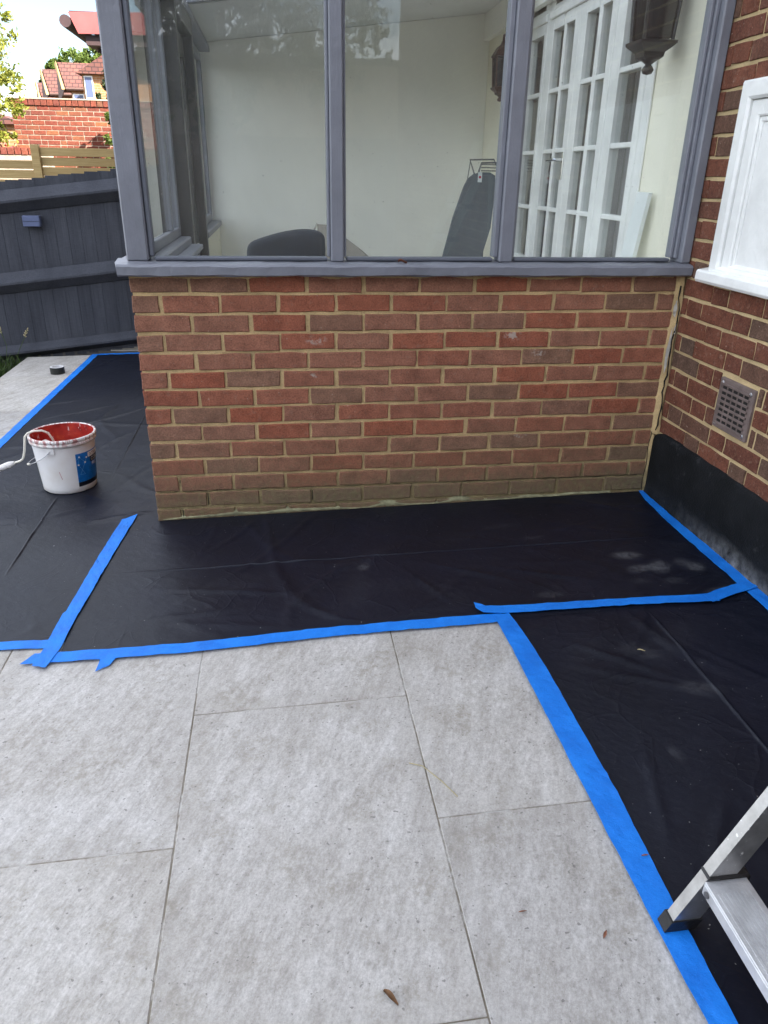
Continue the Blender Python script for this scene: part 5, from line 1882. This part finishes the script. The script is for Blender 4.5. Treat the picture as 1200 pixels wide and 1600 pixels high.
gable_house(-7.19, 30.0, 5.0, 1.0, 'tallest brown tiled gable, the one touching the green tree crown')
gable_house(-8.27, 32.0, 4.97, 1.0, 'middle brown tiled gable above the brick wall')
gable_house(-9.05, 34.0, 4.69, 1.0, 'smallest brown gable nearest the yellow-green tree')
oh = empty('orange_house', (-5.6, 27, -0.2), 'sunlit orange brick house with tiled roof below the green tree', 'house')
part('wall', MB().box(-5.75, -3.0, 27, 31, -0.2, 4.35), M['brick_orange'], oh)
part('roof', MB().prism([(-5.9, 26.8, 4.352), (-2.8, 26.8, 4.352), (-4.3, 26.8, 5.3)], (0, 4.4, 0)), M['tiles'], oh)
dr = part('window', MB().box(-5.68, -5.40, 26.95, 26.999, 3.62, 4.30), M['white'], oh)
part('pane', MB().box(-5.65, -5.43, 26.94, 26.949, 3.66, 4.26), M['navy_box'], dr)


# ================================================================== TREES AND PLANTS
def leaves(blobs, n, size, seed, elong=2.0, droop=0.3, nper=45):
    """leaf-sized quads scattered in clumps through the given balls (x, y, z, r)"""
    r = np.random.default_rng(seed)
    B = np.array(blobs, float)
    wts = B[:, 3] ** 2
    # sub-clumps
    nc = max(8, n // nper)
    k = r.choice(len(B), nc, p=wts / wts.sum())
    dirs = r.normal(size=(nc, 3))
    dirs /= np.linalg.norm(dirs, axis=1)[:, None]
    rad_ = B[k, 3] * (0.35 + 0.65 * r.random(nc) ** 0.5)
    cc = B[k, :3] + dirs * rad_[:, None]
    cr_ = B[k, 3] * (0.10 + 0.16 * r.random(nc))
    q = r.integers(0, nc, n)
    P_ = cc[q] + r.normal(size=(n, 3)) * (cr_[q] * 0.6)[:, None]
    d = r.normal(size=(n, 3))
    d[:, 2] -= droop
    d /= np.linalg.norm(d, axis=1)[:, None]
    s = np.cross(d, r.normal(size=(n, 3)))
    s /= np.linalg.norm(s, axis=1)[:, None]
    ln = size * (0.6 + 0.8 * r.random(n))[:, None]
    wd = ln / elong
    nrm = np.cross(d, s) * ln * 0.12
    V = np.stack([P_ - d * ln / 2, P_ + s * wd / 2 + nrm, P_ + d * ln / 2, P_ - s * wd / 2 + nrm], 1).reshape(-1, 3)
    F = np.arange(4 * n).reshape(-1, 4)
    return V, F


def foliage(name, V, F, mat, parent, at=None):
    at = at or WL[parent.name]
    me = bpy.data.meshes.new(name)
    me.from_pydata((V - np.array(at)).tolist(), [], F.tolist())
    me.update()
    return link(name, me, mat, at, parent)


def tree(name, base, h, blobs, n, size, mat, label, cat='tree', seed=1, trunk_r=0.16, elong=2.0, group=None, droop=0.3, nper=45):
    o = empty(name, base, label, cat, group)
    r = random.Random(seed)
    bx_, by_, bz_ = base
    mb = MB()
    mid = (bx_ + r.uniform(-.15, .15), by_ + r.uniform(-.15, .15), bz_ + h * 0.5)
    mb.tube([base, ((bx_ + mid[0]) / 2 + .03, by_, bz_ + h * .25), mid, (mid[0] + .1, mid[1], bz_ + h * .8)], [trunk_r, trunk_r * .8, trunk_r * .62, trunk_r * .3], 9)
    for b in blobs:
        st = Vector(mid) + Vector((0, 0, r.uniform(-.1, .25) * h))
        en = Vector(b[:3])
        mdp = st.lerp(en, 0.5) + Vector((r.uniform(-.1, .1), r.uniform(-.1, .1), 0.1 * h * r.random()))
        mb.tube([st, mdp, en], [trunk_r * .42, trunk_r * .26, trunk_r * .08], 6)
        for _ in range(3):
            e2 = en + Vector((r.gauss(0, 1), r.gauss(0, 1), r.gauss(0, 1))).normalized() * b[3] * 0.75
            mb.tube([mdp.lerp(en, 0.6), e2], [trunk_r * .14, trunk_r * .04], 5)
    part('trunk', mb, M['bark'], o, smooth=True)
    V, F = leaves(blobs, n, size, seed, elong, droop, nper)
    foliage('crown', V, F, mat, o)
    return o


tree('garden_tree', (-4.9, 12.4, -0.2), 5.0, [(-4.15, 12.0, 3.22, 0.72), (-3.95, 12.0, 3.85, 0.36), (-4.15, 12.0, 2.50, 0.50), (-4.15, 12.1, 2.02, 0.36), (-5.0, 12.4, 4.6, 1.1), (-5.3, 12.6, 3.0, 1.1),
                                            (-4.5, 12.0, 4.7, 0.5)], 11000, 0.085, M['leaf_yellow'],
     'yellow-green sunlit tree beside the tall garden wall', seed=5)
tree('garden_tree', (-7.6, 35.5, -0.2), 6.0, [(-7.75, 35.4, 5.62, 0.62), (-7.0, 35.3, 5.65, 0.62), (-6.4, 35.2, 5.55, 0.65), (-8.55, 35.6, 5.25, 0.45), (-9.0, 35.8, 5.0, 0.42), (-7.2, 35.0, 5.2, 0.6), (-6.3, 34.8, 5.1, 0.6)],
     9000, 0.17, M['leaf_green'], 'rounded green tree rising behind the tallest gable', seed=9)
tree('climbing_shrub', (-2.35, 13.6, -0.2), 2.2, [(-2.44, 13.6, 2.28, 0.20), (-2.42, 13.6, 1.95, 0.24), (-2.36, 13.6, 1.5, 0.3)], 3600, 0.07, M['leaf_green'],
     'green climbing shrub against the tall brick wall beside the grey post', 'shrub', 13, 0.03)
ps = tree('purple_shrub', (-4.2, 11.75, -0.2), 1.8, [(-4.25, 11.7, 1.72, 0.30), (-3.95, 11.7, 1.60, 0.22), (-4.6, 11.8, 1.8, 0.3)], 1800, 0.06, M['leaf_purple'],
          'dark purple-leaved shrub below the yellow-green tree', 'shrub', 21, 0.03)
V, F = leaves([(-3.82, 11.55, 1.68, 0.10), (-3.9, 11.5, 1.62, 0.1)], 60, 0.05, 3, 1.2)
foliage('red_flower', V, F, M['petal_red'], ps)
tree('green_shrub', (-3.6, 15.4, -0.2), 2.8, [(-2.75, 15.2, 2.9, 0.30), (-2.5, 15.2, 3.05, 0.35)], 900, 0.09, M['leaf_dark'], 'dark bush showing over the right part of the garden wall', 'shrub', 31, 0.04)

# rough grass and seed stalks between patio and fence
def tuft(x, y, z, n, h, label, seed):
    r = random.Random(seed)
    mb = MB()
    for _ in range(n):
        a_, ln = r.uniform(0, 6.28), h * r.uniform(0.5, 1.1)
        bx_, by_ = x + r.gauss(0, .06), y + r.gauss(0, .06)
        dx, dy = math.cos(a_) * ln * .45, math.sin(a_) * ln * .45
        wx, wy = -math.sin(a_) * .0035, math.cos(a_) * .0035
        p = [(bx_ - wx, by_ - wy, z), (bx_ + wx, by_ + wy, z), (bx_ + dx * .4 + wx, by_ + dy * .4 + wy, z + ln * .6), (bx_ + dx * .4 - wx, by_ + dy * .4 - wy, z + ln * .6), (bx_ + dx, by_ + dy, z + ln * .85)]
        mb.add(p, [(0, 1, 2, 3), (3, 2, 4)])
    o = part('grass_tuft', mb, M['grass'], at=(x, y, z))
    return tag(o, label, 'grass tuft', 'grass tufts by the dark fence')


tuft(-1.70, 3.05, -0.2, 160, 0.24, 'rough grass tuft beside the pale paving near the dark fence', 1)
tuft(-1.78, 3.38, -0.2, 160, 0.24, 'rough grass tuft at the foot of the dark fence', 2)
tuft(-1.66, 2.72, -0.2, 120, 0.2, 'low grass tuft at the edge of the pale paving', 4)
tuft(-1.66, 3.52, -0.2, 90, 0.2, 'thin grass tuft under the bottom rail of the dark fence', 6)


def stalk(pts, label, seed):
    o = empty('seed_stalk', pts[0], label, 'grass stalk', 'grass seed stalks')
    part('stem', MB().tube(pts, 0.0022, 5), M['grass'], o)
    r = random.Random(seed)
    mb = MB()
    a_, b_ = Vector(pts[-2]), Vector(pts[-1])
    for i in range(14):
        p = a_.lerp(b_, i / 13)
        q = p + Vector((r.uniform(-.014, .014), r.uniform(-.01, .01), r.uniform(.004, .022)))
        mb.tube([p, p.lerp(q, .5), q], [.001, .0045, .001], 5)
    part('seed_head', mb, M['straw'], o)


stalk([(-1.62, 3.15, -0.19), (-1.60, 3.15, 0.0), (-1.578, 3.16, 0.12), (-1.60, 3.17, 0.21), (-1.615, 3.17, 0.30)], 'tall grass stalk with pale seed head against the dark fence', 1)
stalk([(-1.60, 3.25, -0.19), (-1.53, 3.25, 0.05), (-1.46, 3.25, 0.17), (-1.435, 3.25, 0.225)], 'short grass stalk with seed head leaning over the paving', 2)

# ================================================================== BEHIND THE CAMERA (seen only as reflections in the glass)
tree('overhanging_tree', (0.1, -6.6, -0.19), 6.4, [(0.15, -4.6, 2.70, 0.42), (0.70, -4.65, 2.60, 0.46), (1.15, -4.7, 2.58, 0.40), (-0.25, -4.8, 2.85, 0.34), (0.4, -4.7, 3.1, 0.5), (1.45, -4.7, 2.66, 0.22),
                                                   (-0.5, -5.4, 3.6, 0.7), (1.25, -4.55, 2.16, 0.15), (0.95, -4.6, 2.26, 0.24), (0.45, -4.6, 2.34, 0.22), (1.55, -4.7, 2.46, 0.14)],
     8200, 0.078, M['leaf_dark'], 'leafy tree overhanging the patio behind the camera', seed=41, trunk_r=0.04, elong=3.4, droop=0.9, nper=14)
tree('tall_conifer', (-3.2, -12.9, -0.2), 5.5, [(-5.5, -12.6, 2.2, 1.3), (-5.3, -12.6, 4.3, 1.1), (-3.4, -12.6, 2.2, 1.3), (-3.2, -12.6, 4.2, 1.2), (-1.4, -12.7, 2.2, 1.2), (-1.2, -12.7, 4.1, 1.1), (-2.3, -12.8, 5.2, 1.0), (0.1, -12.8, 3.0, 0.7)],
     9000, 0.24, M['leaf_dark'], 'broad dark evergreen at the end of the lawn', seed=77, trunk_r=0.2)
bh_ = empty('pale_house', (-3.5, -18, -0.2), 'pale rendered house at the end of the garden', 'house')
part('wall', MB().box(-14, 4.2, -19, -14.5, -0.2, 3.45), M['render_pale'], bh_)
part('roof', MB().box(-14.2, 4.4, -19.2, -14.3, 3.451, 3.55), M['fascia_dark'], bh_)
ef = empty('boundary_fence', (-6, -11.6, -0.2), 'weathered fence along the end of the lawn', 'fence')
part('panel', MB().box(-14, 3.5, -11.65, -11.6, -0.2, 1.98), M['weathered'], ef)
